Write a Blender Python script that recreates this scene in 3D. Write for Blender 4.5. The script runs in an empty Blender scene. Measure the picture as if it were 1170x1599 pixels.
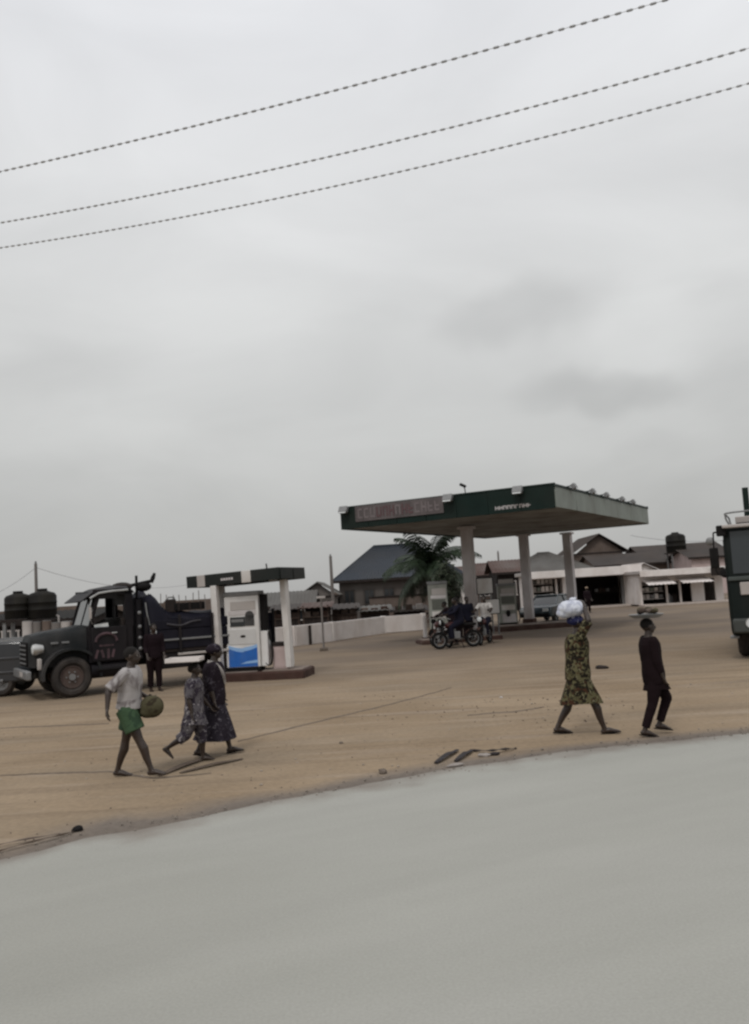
import bpy, math, random
import numpy as np
from mathutils import Vector, Matrix, Euler, noise as mnoise

random.seed(11)
S = bpy.context.scene
C = S.collection
PI = math.pi

# ------------------------------------------------------------------ camera
FPX, PW, PH = 1385.0, 1170.0, 1599.0
CAM = Vector((0, 0, 2.1))
ROLL = math.atan(0.0615)
PITCH = math.atan(125.5 * math.cos(ROLL) / FPX)
fwd = Vector((0, math.cos(PITCH), math.sin(PITCH)))
up0 = Vector((0, -math.sin(PITCH), math.cos(PITCH)))
r0 = Vector((1, 0, 0))
RIGHT = r0 * math.cos(ROLL) - up0 * math.sin(ROLL)
UP = up0 * math.cos(ROLL) + r0 * math.sin(ROLL)
cd = bpy.data.cameras.new('camera')
cd.sensor_fit = 'VERTICAL'
cd.sensor_height = 24
cd.lens = 24 * FPX / PH
cd.clip_start = 0.1
cd.clip_end = 2000
cd.dof.use_dof = False
cam = bpy.data.objects.new('camera', cd)
C.objects.link(cam)
cam.matrix_world = Matrix(((RIGHT.x, UP.x, -fwd.x, CAM.x), (RIGHT.y, UP.y, -fwd.y, CAM.y),
                           (RIGHT.z, UP.z, -fwd.z, CAM.z), (0, 0, 0, 1)))
S.camera = cam

# ------------------------------------------------------------------ world
W = bpy.data.worlds.new('World')
S.world = W
W.use_nodes = True
SUN_EL, SUN_AZ = math.radians(52), math.radians(200)


def world():
    nt = W.node_tree
    nt.nodes.clear()
    N = lambda t: nt.nodes.new(t)
    L = nt.links.new
    out = N('ShaderNodeOutputWorld')
    sky = N('ShaderNodeTexSky')
    sky.sky_type = 'NISHITA'
    sky.sun_disc = False
    sky.sun_elevation = SUN_EL
    sky.sun_rotation = SUN_AZ
    sky.dust_density = 4
    b1 = N('ShaderNodeBackground')
    L(sky.outputs[0], b1.inputs[0])
    b1.inputs[1].default_value = 0.07
    tc = N('ShaderNodeTexCoord')
    sep = N('ShaderNodeSeparateXYZ')
    L(tc.outputs['Generated'], sep.inputs[0])
    # overcast layer: dimmer towards the horizon, brighter overhead
    ramp = N('ShaderNodeValToRGB')
    e = ramp.color_ramp.elements
    e[0].position = 0.0
    e[0].color = (0.450, 0.447, 0.437, 1)
    e[1].position = 1.0
    e[1].color = (1.0, 1.0, 1.02, 1)
    for p, c in ((0.07, (0.505, 0.508, 0.496)), (0.18, (0.605, 0.610, 0.600)), (0.32, (0.700, 0.706, 0.702)),
                 (0.46, (0.770, 0.777, 0.787)), (0.56, (0.805, 0.815, 0.838))):
        k = e.new(p)
        k.color = (*c, 1)
    L(sep.outputs[2], ramp.inputs[0])
    # soft cloud structure
    mp = N('ShaderNodeMapping')
    mp.inputs['Scale'].default_value = (1.0, 1.0, 2.6)
    mp.inputs['Location'].default_value = (3.1, 0.4, 1.7)
    L(tc.outputs['Generated'], mp.inputs[0])
    n1 = N('ShaderNodeTexNoise')
    n1.inputs['Scale'].default_value = 3.2
    n1.inputs['Detail'].default_value = 6.0
    n1.inputs['Roughness'].default_value = 0.5
    n1.inputs['Distortion'].default_value = 0.5
    L(mp.outputs[0], n1.inputs['Vector'])
    mr = N('ShaderNodeMapRange')
    mr.inputs[1].default_value = 0.3
    mr.inputs[2].default_value = 0.7
    mr.inputs[3].default_value = 0.93
    mr.inputs[4].default_value = 1.07
    L(n1.outputs[0], mr.inputs[0])
    fac = mr.outputs[0]
    # separate darker cloud bellies, each a soft warped lobe in its own direction of the sky
    n2 = N('ShaderNodeTexNoise')
    n2.inputs['Scale'].default_value = 7.0
    n2.inputs['Detail'].default_value = 3.0
    L(tc.outputs['Generated'], n2.inputs['Vector'])
    wv = N('ShaderNodeVectorMath')
    wv.operation = 'MULTIPLY_ADD'
    L(n2.outputs['Color'], wv.inputs[0])
    wv.inputs[1].default_value = (0.09, 0.09, 0.09)
    L(tc.outputs['Generated'], wv.inputs[2])
    for px, py, w, hgt, amt in ((810, 490, 0.085, 0.036, 0.14), (945, 620, 0.080, 0.024, 0.14), (1180, 615, 0.06, 0.035, 0.07),
                                (95, 585, 0.08, 0.030, 0.05), (1020, 705, 0.04, 0.015, 0.03),
                                (730, 745, 0.08, 0.018, 0.03), (150, 690, 0.1, 0.03, -0.04), (1010, 520, 0.07, 0.05, -0.07)):
        d = (fwd + RIGHT * ((px - 585) / FPX) + UP * ((799.5 - py) / FPX)).normalized() + Vector((0.045, 0.045, 0.045))
        s = N('ShaderNodeVectorMath')
        s.operation = 'SUBTRACT'
        L(wv.outputs[0], s.inputs[0])
        s.inputs[1].default_value = d
        m = N('ShaderNodeVectorMath')
        m.operation = 'MULTIPLY'
        L(s.outputs[0], m.inputs[0])
        m.inputs[1].default_value = (1 / w, 1 / w, 1 / hgt)
        ln = N('ShaderNodeVectorMath')
        ln.operation = 'LENGTH'
        L(m.outputs[0], ln.inputs[0])
        q = N('ShaderNodeMapRange')
        q.interpolation_type = 'SMOOTHERSTEP'
        q.inputs[1].default_value = 0.35
        q.inputs[2].default_value = 1.6
        q.inputs[3].default_value = 1 - amt
        q.inputs[4].default_value = 1.0
        L(ln.outputs['Value'], q.inputs[0])
        mu = N('ShaderNodeMath')
        mu.operation = 'MULTIPLY'
        L(fac, mu.inputs[0])
        L(q.outputs[0], mu.inputs[1])
        fac = mu.outputs[0]
    vm = N('ShaderNodeVectorMath')
    vm.operation = 'SCALE'
    L(ramp.outputs[0], vm.inputs[0])
    L(fac, vm.inputs['Scale'])
    b2 = N('ShaderNodeBackground')
    L(vm.outputs[0], b2.inputs[0])
    b2.inputs[1].default_value = 1.0
    mx = N('ShaderNodeMixShader')
    mx.inputs[0].default_value = 0.95
    L(b1.outputs[0], mx.inputs[1])
    L(b2.outputs[0], mx.inputs[2])
    L(mx.outputs[0], out.inputs[0])


world()
sl = bpy.data.lights.new('sun', 'SUN')
sl.energy = 1.0
sl.angle = math.radians(11)
sl.color = (1, 0.97, 0.92)
so = bpy.data.objects.new('sun', sl)
C.objects.link(so)
sd = Vector((math.sin(SUN_AZ) * math.cos(SUN_EL), math.cos(SUN_AZ) * math.cos(SUN_EL), math.sin(SUN_EL)))
so.rotation_euler = sd.to_track_quat('Z', 'Y').to_euler()
so.location = (0, 0, 50)
S.view_settings.view_transform = 'Standard'
S.view_settings.look = 'None'
S.view_settings.exposure = 0
S.view_settings.gamma = 1
S.render.engine = 'CYCLES'
S.cycles.use_denoising = True
S.cycles.filter_width = 2.5
S.cycles.max_bounces = 6


# ------------------------------------------------------------------ helpers
def ray(px, py):
    return fwd + RIGHT * ((px - 585) / FPX) + UP * ((799.5 - py) / FPX)


def at(px, py, z=0.0):
    d = ray(px, py)
    return CAM + d * ((z - CAM.z) / d.z)


def dep(px, py, Y):
    d = ray(px, py)
    return CAM + d * (Y / d.y)


MATS = {}


def mat(name, col, rough=0.75, var=0.12, scale=4.0, bump=0.0, bscale=60.0, spec=0.3, metal=0.0, col2=None,
        lo=0.4, hi=0.62, stretch=(1, 1, 1), coat=0.0, dirt=None, dirt_amt=0.0):
    if name in MATS:
        return MATS[name]
    m = bpy.data.materials.new(name)
    MATS[name] = m
    m.use_nodes = True
    nt = m.node_tree
    N = nt.nodes.new
    L = nt.links.new
    bs = nt.nodes['Principled BSDF']
    bs.inputs['Roughness'].default_value = rough
    bs.inputs['Specular IOR Level'].default_value = spec
    bs.inputs['Metallic'].default_value = metal
    bs.inputs['Coat Weight'].default_value = coat
    tc = N('ShaderNodeTexCoord')
    mp = N('ShaderNodeMapping')
    mp.inputs['Scale'].default_value = stretch
    L(tc.outputs['Object'], mp.inputs[0])
    n = N('ShaderNodeTexNoise')
    n.inputs['Scale'].default_value = scale
    n.inputs['Detail'].default_value = 6
    n.inputs['Roughness'].default_value = 0.6
    L(mp.outputs[0], n.inputs['Vector'])
    r = N('ShaderNodeValToRGB')
    e = r.color_ramp.elements
    if col2 is None:
        e[0].position, e[1].position = 0.25, 0.75
        e[0].color = (*[c * (1 - var) for c in col], 1)
        e[1].color = (*[min(1, c * (1 + var)) for c in col], 1)
    else:
        e[0].position, e[1].position = lo, hi
        e[0].color = (*col, 1)
        e[1].color = (*col2, 1)
    L(n.outputs[0], r.inputs[0])
    colout = r.outputs[0]
    if dirt:
        n3 = N('ShaderNodeTexNoise')
        n3.inputs['Scale'].default_value = scale * 0.6
        n3.inputs['Detail'].default_value = 8
        mp3 = N('ShaderNodeMapping')
        mp3.inputs['Location'].default_value = (7, 3, 5)
        mp3.inputs['Scale'].default_value = (1, 1, 0.5)
        L(tc.outputs['Object'], mp3.inputs[0])
        L(mp3.outputs[0], n3.inputs['Vector'])
        r3 = N('ShaderNodeMapRange')
        r3.inputs[1].default_value = 0.42
        r3.inputs[2].default_value = 0.72
        r3.inputs[4].default_value = dirt_amt
        L(n3.outputs[0], r3.inputs[0])
        mx = N('ShaderNodeMix')
        mx.data_type = 'RGBA'
        L(r3.outputs[0], mx.inputs[0])
        L(colout, mx.inputs[6])
        mx.inputs[7].default_value = (*dirt, 1)
        colout = mx.outputs[2]
    L(colout, bs.inputs['Base Color'])
    if bump:
        n2 = N('ShaderNodeTexNoise')
        n2.inputs['Scale'].default_value = bscale
        n2.inputs['Detail'].default_value = 5
        L(mp.outputs[0], n2.inputs['Vector'])
        b = N('ShaderNodeBump')
        b.inputs['Strength'].default_value = bump
        b.inputs['Distance'].default_value = 0.02
        L(n2.outputs[0], b.inputs['Height'])
        L(b.outputs[0], bs.inputs['Normal'])
    return m


def tag(o, label=None, cat=None, group=None, kind=None):
    if label:
        o['label'] = label
    if cat:
        o['category'] = cat
    if group:
        o['group'] = group
    if kind:
        o['kind'] = kind
    return o


def thing(name, label, cat, loc=(0, 0, 0), rz=0.0, group=None):
    o = bpy.data.objects.new(name, None)
    o.empty_display_size = 0.2
    C.objects.link(o)
    o.location = loc
    o.rotation_euler = (0, 0, rz)
    return tag(o, label, cat, group)


REMESH = []


class MB:
    def __init__(s):
        s.v = []
        s.f = []

    def add(s, vs, fs, M=None):
        o = len(s.v)
        for p in vs:
            p = Vector(p)
            if M is not None:
                p = M @ p
            s.v.append(tuple(p))
        for f in fs:
            s.f.append(tuple(i + o for i in f))
        return s

    def box(s, c, d, rz=0, rx=0, ry=0, taper=1.0):
        x, y, z = d[0] / 2, d[1] / 2, d[2] / 2
        vs = [(-x, -y, -z), (x, -y, -z), (x, y, -z), (-x, y, -z)] + \
             [(-x * taper, -y * taper, z), (x * taper, -y * taper, z), (x * taper, y * taper, z), (-x * taper, y * taper, z)]
        fs = [(0, 3, 2, 1), (4, 5, 6, 7), (0, 1, 5, 4), (1, 2, 6, 5), (2, 3, 7, 6), (3, 0, 4, 7)]
        return s.add(vs, fs, Matrix.Translation(c) @ Euler((rx, ry, rz)).to_matrix().to_4x4())

    def span(s, a, b):
        return s.box([(a[i] + b[i]) / 2 for i in range(3)], [abs(b[i] - a[i]) for i in range(3)])

    def tube(s, pts, rad, n=8, ax=None, cap=True):
        """tapered tube along pts; rad = r or list of r or (ra, rb); ax = preferred side axis for ra"""
        pts = [Vector(p) for p in pts]
        k = len(pts)
        if not isinstance(rad, list):
            rad = [rad] * k
        o = len(s.v)
        prev = None
        for i, p in enumerate(pts):
            t = (pts[min(i + 1, k - 1)] - pts[max(i - 1, 0)]).normalized()
            a = Vector(ax) if ax is not None else (prev if prev is not None else
                                                   (Vector((0, 0, 1)) if abs(t.z) < 0.9 else Vector((1, 0, 0))))
            a = a - t * a.dot(t)
            if a.length < 1e-5:
                a = t.orthogonal()
            a.normalize()
            prev = a
            b = t.cross(a)
            ra, rb = rad[i] if isinstance(rad[i], tuple) else (rad[i], rad[i])
            for j in range(n):
                th = 2 * PI * j / n
                s.v.append(tuple(p + a * (ra * math.cos(th)) + b * (rb * math.sin(th))))
        for i in range(k - 1):
            for j in range(n):
                s.f.append((o + i * n + j, o + i * n + (j + 1) % n, o + (i + 1) * n + (j + 1) % n, o + (i + 1) * n + j))
        if cap:
            s.f.append(tuple(o + j for j in reversed(range(n))))
            s.f.append(tuple(o + (k - 1) * n + j for j in range(n)))
        return s

    def ball(s, c, r, n=10, m=7, M=None):
        if not isinstance(r, (tuple, list)):
            r = (r, r, r)
        vs = [(0, 0, -1)]
        for i in range(1, m):
            ph = -PI / 2 + PI * i / m
            for j in range(n):
                th = 2 * PI * j / n
                vs.append((math.cos(ph) * math.cos(th), math.cos(ph) * math.sin(th), math.sin(ph)))
        vs.append((0, 0, 1))
        fs = [(0, 1 + (j + 1) % n, 1 + j) for j in range(n)]
        for i in range(m - 2):
            for j in range(n):
                a = 1 + i * n
                fs.append((a + j, a + (j + 1) % n, a + n + (j + 1) % n, a + n + j))
        t = len(vs) - 1
        fs += [(t, 1 + (m - 2) * n + j, 1 + (m - 2) * n + (j + 1) % n) for j in range(n)]
        MM = Matrix.Translation(c) @ (M if M is not None else Matrix.Identity(4)) @ Matrix.Diagonal((*r, 1))
        return s.add(vs, fs, MM)

    def cyl(s, c, r, h, axis='Z', n=20, r2=None):
        d = {'X': Vector((1, 0, 0)), 'Y': Vector((0, 1, 0)), 'Z': Vector((0, 0, 1))}[axis] * (h / 2)
        c = Vector(c)
        return s.tube([c - d, c + d], [r, r if r2 is None else r2], n)

    def torus(s, c, R, r, axis='Y', n=24, m=8, rw=None):
        rw = rw or r
        vs, fs = [], []
        for i in range(n):
            a = 2 * PI * i / n
            for j in range(m):
                b = 2 * PI * j / m
                q = R + r * math.cos(b)
                x, z, y = q * math.cos(a), q * math.sin(a), rw * math.sin(b)
                vs.append({'Y': (x, y, z), 'X': (y, x, z), 'Z': (x, z, y)}[axis])
        for i in range(n):
            for j in range(m):
                fs.append((i * m + j, i * m + (j + 1) % m, ((i + 1) % n) * m + (j + 1) % m, ((i + 1) % n) * m + j))
        return s.add(vs, fs, Matrix.Translation(c))

    def quad(s, a, b, c, d):
        return s.add([a, b, c, d], [(0, 1, 2, 3)])

    def prism(s, prof, y0, y1, top_in=0.0):
        """profile in x,z extruded along y"""
        n = len(prof)
        vs = [(x, y0, z) for x, z in prof] + [(x, y1, z) for x, z in prof]
        fs = [tuple(range(n)), tuple(reversed(range(n, 2 * n)))]
        for i in range(n):
            j = (i + 1) % n
            fs.append((j, i, n + i, n + j))
        return s.add(vs, fs)

    def corr(s, A, B, Cc, D, pitch=0.25, amp=0.025, th=0.02):
        """corrugated sheet: A-B eave, D-C ridge"""
        A, B, Cc, D = map(Vector, (A, B, Cc, D))
        nrm = (B - A).cross(D - A).normalized()
        k = max(4, int((B - A).length / pitch) * 2)
        o = len(s.v)
        for i in range(k + 1):
            t = i / k
            off = nrm * (amp if i % 2 else -amp)
            p, q = A.lerp(B, t) + off, D.lerp(Cc, t) + off
            for w in (p, q, q - nrm * th, p - nrm * th):
                s.v.append(tuple(w))
        for i in range(k):
            a, b = o + i * 4, o + (i + 1) * 4
            for j in range(4):
                s.f.append((a + j, b + j, b + (j + 1) % 4, a + (j + 1) % 4))
        s.f.append((o, o + 1, o + 2, o + 3))
        e = o + k * 4
        s.f.append((e + 3, e + 2, e + 1, e))
        return s

    def build(s, name, m, parent=None, bevel=0.0, smooth=True, angle=40, remesh=0.0, smi=2):
        me = bpy.data.meshes.new(name)
        me.from_pydata(s.v, [], s.f)
        me.update()
        if isinstance(m, (list, tuple)):
            for q in m:
                me.materials.append(q)
        else:
            me.materials.append(m)
        o = bpy.data.objects.new(name, me)
        C.objects.link(o)
        if parent is not None:
            o.parent = parent
        if remesh:
            r = o.modifiers.new('r', 'REMESH')
            r.mode = 'VOXEL'
            r.voxel_size = remesh
            r.use_smooth_shade = True
            if smi:
                q = o.modifiers.new('s', 'SMOOTH')
                q.iterations = smi
                q.factor = 0.5
            REMESH.append(o)
        else:
            if bevel:
                b = o.modifiers.new('b', 'BEVEL')
                b.width = bevel
                b.segments = 2
                b.limit_method = 'ANGLE'
                REMESH.append(o)
            if smooth:
                me.shade_smooth()
                me.set_sharp_from_angle(angle=math.radians(angle))
        return o


def copy_tree(o, parent=None):
    c = o.copy()
    C.objects.link(c)
    if parent is not None:
        c.parent = parent
    for ch in list(o.children):
        copy_tree(ch, c)
    return c


def boxo(name, m, parent, c, d, bevel=0.0, **k):
    return MB().box(c, d, **k).build(name, m, parent, bevel=bevel, smooth=bevel > 0)


# ------------------------------------------------------------------ materials
M_white = mat('white_paint', (0.60, 0.58, 0.56), 0.55, 0.08, 3, dirt=(0.30, 0.24, 0.19), dirt_amt=0.55)
M_wallwhite = mat('whitewash', (0.72, 0.675, 0.65), 0.9, 0.08, 2, bump=0.3, dirt=(0.42, 0.34, 0.29), dirt_amt=0.4)
M_colm = mat('column_paint', (0.52, 0.49, 0.49), 0.8, 0.10, 2, dirt=(0.22, 0.17, 0.14), dirt_amt=0.6)
M_green = mat('dark_green_paint', (0.007, 0.018, 0.015), 0.5, 0.2, 1.5, dirt=(0.022, 0.024, 0.020), dirt_amt=0.5, spec=0.15)
M_gblk = mat('green_black_paint', (0.008, 0.011, 0.010), 0.5, 0.2, 1.5, dirt=(0.03, 0.028, 0.026), dirt_amt=0.5)
M_pale = mat('faded_green_panel', (0.225, 0.250, 0.222), 0.55, 0.14, 1.2, dirt=(0.14, 0.14, 0.12), dirt_amt=0.6)
M_soff = mat('soffit_board', (0.30, 0.31, 0.30), 0.85, 0.3, 0.8, col2=(0.14, 0.125, 0.115), lo=0.35, hi=0.68)
M_black = mat('black_rubber', (0.011, 0.010, 0.010), 0.85, 0.25, 6, bump=0.2, spec=0.15)
M_dusty = mat('dusty_tyre', (0.030, 0.026, 0.024), 0.9, 0.3, 5, bump=0.2, dirt=(0.085, 0.07, 0.06), dirt_amt=0.6)
M_truck = mat('truck_black', (0.009, 0.008, 0.010), 0.55, 0.3, 2, dirt=(0.028, 0.024, 0.024), dirt_amt=0.8, spec=0.12)
M_bonnet = mat('truck_grey_green', (0.013, 0.015, 0.016), 0.6, 0.2, 2, dirt=(0.055, 0.051, 0.050), dirt_amt=0.9, spec=0.15)
M_navy = mat('navy_side', (0.007, 0.007, 0.013), 0.65, 0.3, 2, dirt=(0.024, 0.022, 0.028), dirt_amt=0.6, spec=0.10)
M_slate = mat('slate_car', (0.022, 0.028, 0.035), 0.3, 0.1, 2, spec=0.5, coat=0.5, dirt=(0.035, 0.033, 0.036), dirt_amt=0.5)
M_chrome = mat('bare_metal', (0.45, 0.45, 0.44), 0.4, 0.1, 5, metal=0.7)
M_greymetal = mat('grey_metal', (0.20, 0.20, 0.20), 0.5, 0.15, 5, metal=0.3)
M_glass = mat('dark_glass', (0.02, 0.022, 0.024), 0.08, 0.05, 2, spec=0.6)
M_lamp = mat('lamp_glass', (0.62, 0.64, 0.64), 0.2, 0.05, 2, spec=0.5)
M_blue = mat('blue_panel', (0.018, 0.115, 0.42), 0.45, 0.15, 5, dirt=(0.10, 0.16, 0.28), dirt_amt=0.4)
M_ltblue = mat('light_blue_panel', (0.25, 0.42, 0.68), 0.45, 0.1, 5)
M_redbrown = mat('island_red', (0.052, 0.026, 0.020), 0.85, 0.3, 3, bump=0.3, dirt=(0.085, 0.058, 0.045), dirt_amt=0.6)
M_pink = mat('pink_cabinet', (0.50, 0.40, 0.385), 0.7, 0.1, 3, dirt=(0.3, 0.22, 0.2), dirt_amt=0.4)
M_brown = mat('brown_wood', (0.055, 0.038, 0.030), 0.85, 0.35, 3, bump=0.3, stretch=(1, 1, 6))
M_dkbrown = mat('dark_wood', (0.022, 0.016, 0.014), 0.85, 0.35, 3, bump=0.3)
M_mud = mat('brown_plaster', (0.13, 0.10, 0.085), 0.9, 0.2, 1.5, bump=0.3, dirt=(0.09, 0.065, 0.05), dirt_amt=0.6)
M_gplast = mat('grey_plaster', (0.17, 0.155, 0.145), 0.9, 0.15, 1.2, bump=0.2, dirt=(0.12, 0.10, 0.09), dirt_amt=0.6)
M_roofblue = mat('blue_grey_roof', (0.022, 0.028, 0.038), 0.6, 0.2, 0.7, dirt=(0.034, 0.034, 0.036), dirt_amt=0.6)
M_roofgrey = mat('grey_roof', (0.105, 0.10, 0.092), 0.65, 0.2, 0.6, dirt=(0.06, 0.048, 0.04), dirt_amt=0.7)
M_roofbrown = mat('brown_roof', (0.045, 0.037, 0.033), 0.75, 0.25, 0.6, dirt=(0.065, 0.047, 0.038), dirt_amt=0.6)
M_roofrust = mat('rust_roof', (0.075, 0.042, 0.034), 0.75, 0.25, 0.8, dirt=(0.13, 0.11, 0.10), dirt_amt=0.7)
M_zinc = mat('pale_zinc', (0.42, 0.39, 0.37), 0.55, 0.12, 0.8, dirt=(0.24, 0.18, 0.15), dirt_amt=0.5)
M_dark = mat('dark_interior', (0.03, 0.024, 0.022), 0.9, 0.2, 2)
M_tank = mat('black_tank', (0.010, 0.009, 0.008), 0.65, 0.2, 3, dirt=(0.03, 0.027, 0.019), dirt_amt=0.5, spec=0.15)
M_skin = mat('skin', (0.029, 0.017, 0.0115), 0.45, 0.15, 10, spec=0.5)
M_hair = mat('hair', (0.010, 0.008, 0.007), 0.9, 0.2, 60, bump=0.6, bscale=150)
M_teal = mat('teal_car', (0.006, 0.024, 0.034), 0.3, 0.1, 2, spec=0.5, coat=0.5)
M_leaf = mat('palm_leaf', (0.018, 0.032, 0.014), 0.55, 0.4, 2, spec=0.4)
M_bark = mat('palm_bark', (0.13, 0.10, 0.075), 0.9, 0.3, 8, bump=0.4)
M_wire = mat('cable_black', (0.36, 0.36, 0.365), 0.6, 0.1, 5)
M_stone = mat('stone', (0.13, 0.105, 0.085), 0.9, 0.3, 10, bump=0.4)
M_dullbrown = mat('dull_brown', (0.095, 0.070, 0.052), 0.9, 0.3, 5, bump=0.4)  # brown shared by ropes, leaf litter and the flat dark strips
M_wetrub = mat('torn_rubber', (0.020, 0.015, 0.016), 0.7, 0.3, 8, bump=0.4)
M_greenw = mat('bush_leaf', (0.04, 0.06, 0.025), 0.7, 0.4, 2)
M_grtruck = mat('green_truck', (0.007, 0.011, 0.010), 0.55, 0.25, 2, dirt=(0.022, 0.021, 0.019), dirt_amt=0.7, spec=0.15)


def cloth(name, base, spots, scale=9.0, thr=(0.46, 0.5), tex='NOISE'):
    m = bpy.data.materials.new(name)
    m.use_nodes = True
    nt = m.node_tree
    N = nt.nodes.new
    L = nt.links.new
    bs = nt.nodes['Principled BSDF']
    bs.inputs['Roughness'].default_value = 0.9
    bs.inputs['Specular IOR Level'].default_value = 0.1
    tc = N('ShaderNodeTexCoord')
    col = None
    for i, (c, sc, off, lo, hi) in enumerate(spots):
        mp = N('ShaderNodeMapping')
        mp.inputs['Location'].default_value = (off, off * 1.7, off * 0.6)
        L(tc.outputs['Object'], mp.inputs[0])
        n = N('ShaderNodeTexNoise')
        n.inputs['Scale'].default_value = sc
        n.inputs['Detail'].default_value = 2
        n.inputs['Distortion'].default_value = 1.0
        L(mp.outputs[0], n.inputs['Vector'])
        mr = N('ShaderNodeMapRange')
        mr.inputs[1].default_value = lo
        mr.inputs[2].default_value = hi
        L(n.outputs[0], mr.inputs[0])
        mx = N('ShaderNodeMix')
        mx.data_type = 'RGBA'
        L(mr.outputs[0], mx.inputs[0])
        if col is None:
            mx.inputs[6].default_value = (*base, 1)
        else:
            L(col, mx.inputs[6])
        mx.inputs[7].default_value = (*c, 1)
        col = mx.outputs[2]
    if col is None:
        bs.inputs['Base Color'].default_value = (*base, 1)
    else:
        L(col, bs.inputs['Base Color'])
    n2 = N('ShaderNodeTexNoise')
    n2.inputs['Scale'].default_value = 14
    L(tc.outputs['Object'], n2.inputs['Vector'])
    b = N('ShaderNodeBump')
    b.inputs['Strength'].default_value = 0.35
    b.inputs['Distance'].default_value = 0.03
    L(n2.outputs[0], b.inputs['Height'])
    L(b.outputs[0], bs.inputs['Normal'])
    return m


# ------------------------------------------------------------------ ground and road
EDGE = [(-700, 1560), (-400, 1470), (-160, 1395), (0, 1342), (60, 1328), (150, 1300), (240, 1288), (330, 1270), (410, 1254), (480, 1240), (560, 1224), (620, 1214),
        (700, 1200), (800, 1186), (860, 1176), (930, 1167), (1000, 1160), (1100, 1150), (1170, 1144), (1300, 1132), (1600, 1098)]
EW = [at(x, y) for x, y in EDGE]
d0 = (EW[-1] - EW[0]).normalized()
EW = [EW[0] - d0 * 150] + EW + [EW[-1] + d0 * 150]
EXs = np.array([p.x for p in EW])
EYs = np.array([p.y for p in EW])


def edge_y(x):
    return np.interp(x, EXs, EYs)


def coords(lo, hi, dense_lo, dense_hi, step, grow=1.35):
    a = list(np.arange(dense_lo, dense_hi + 1e-6, step))
    s, v = step, dense_hi
    while v < hi:
        s *= grow
        v += s
        a.append(v)
    s, v = step, dense_lo
    while v > lo:
        s *= grow
        v -= s
        a.insert(0, v)
    return np.array(a)


def noise2(x, y, seed):
    return mnoise.noise(Vector((x, y, seed)))


def grid_mesh(name, xs, ys, zf, m):
    nx, ny = len(xs), len(ys)
    X, Y = np.meshgrid(xs, ys)
    Z = zf(X, Y)
    vs = np.stack([X, Y, Z], -1).reshape(-1, 3)
    idx = np.arange(nx * ny).reshape(ny, nx)
    fs = np.stack([idx[:-1, :-1], idx[:-1, 1:], idx[1:, 1:], idx[1:, :-1]], -1).reshape(-1, 4)
    me = bpy.data.meshes.new(name)
    me.from_pydata(vs.tolist(), [], fs.tolist())
    me.shade_smooth()
    me.materials.append(m)
    o = bpy.data.objects.new(name, me)
    C.objects.link(o)
    return o


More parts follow.
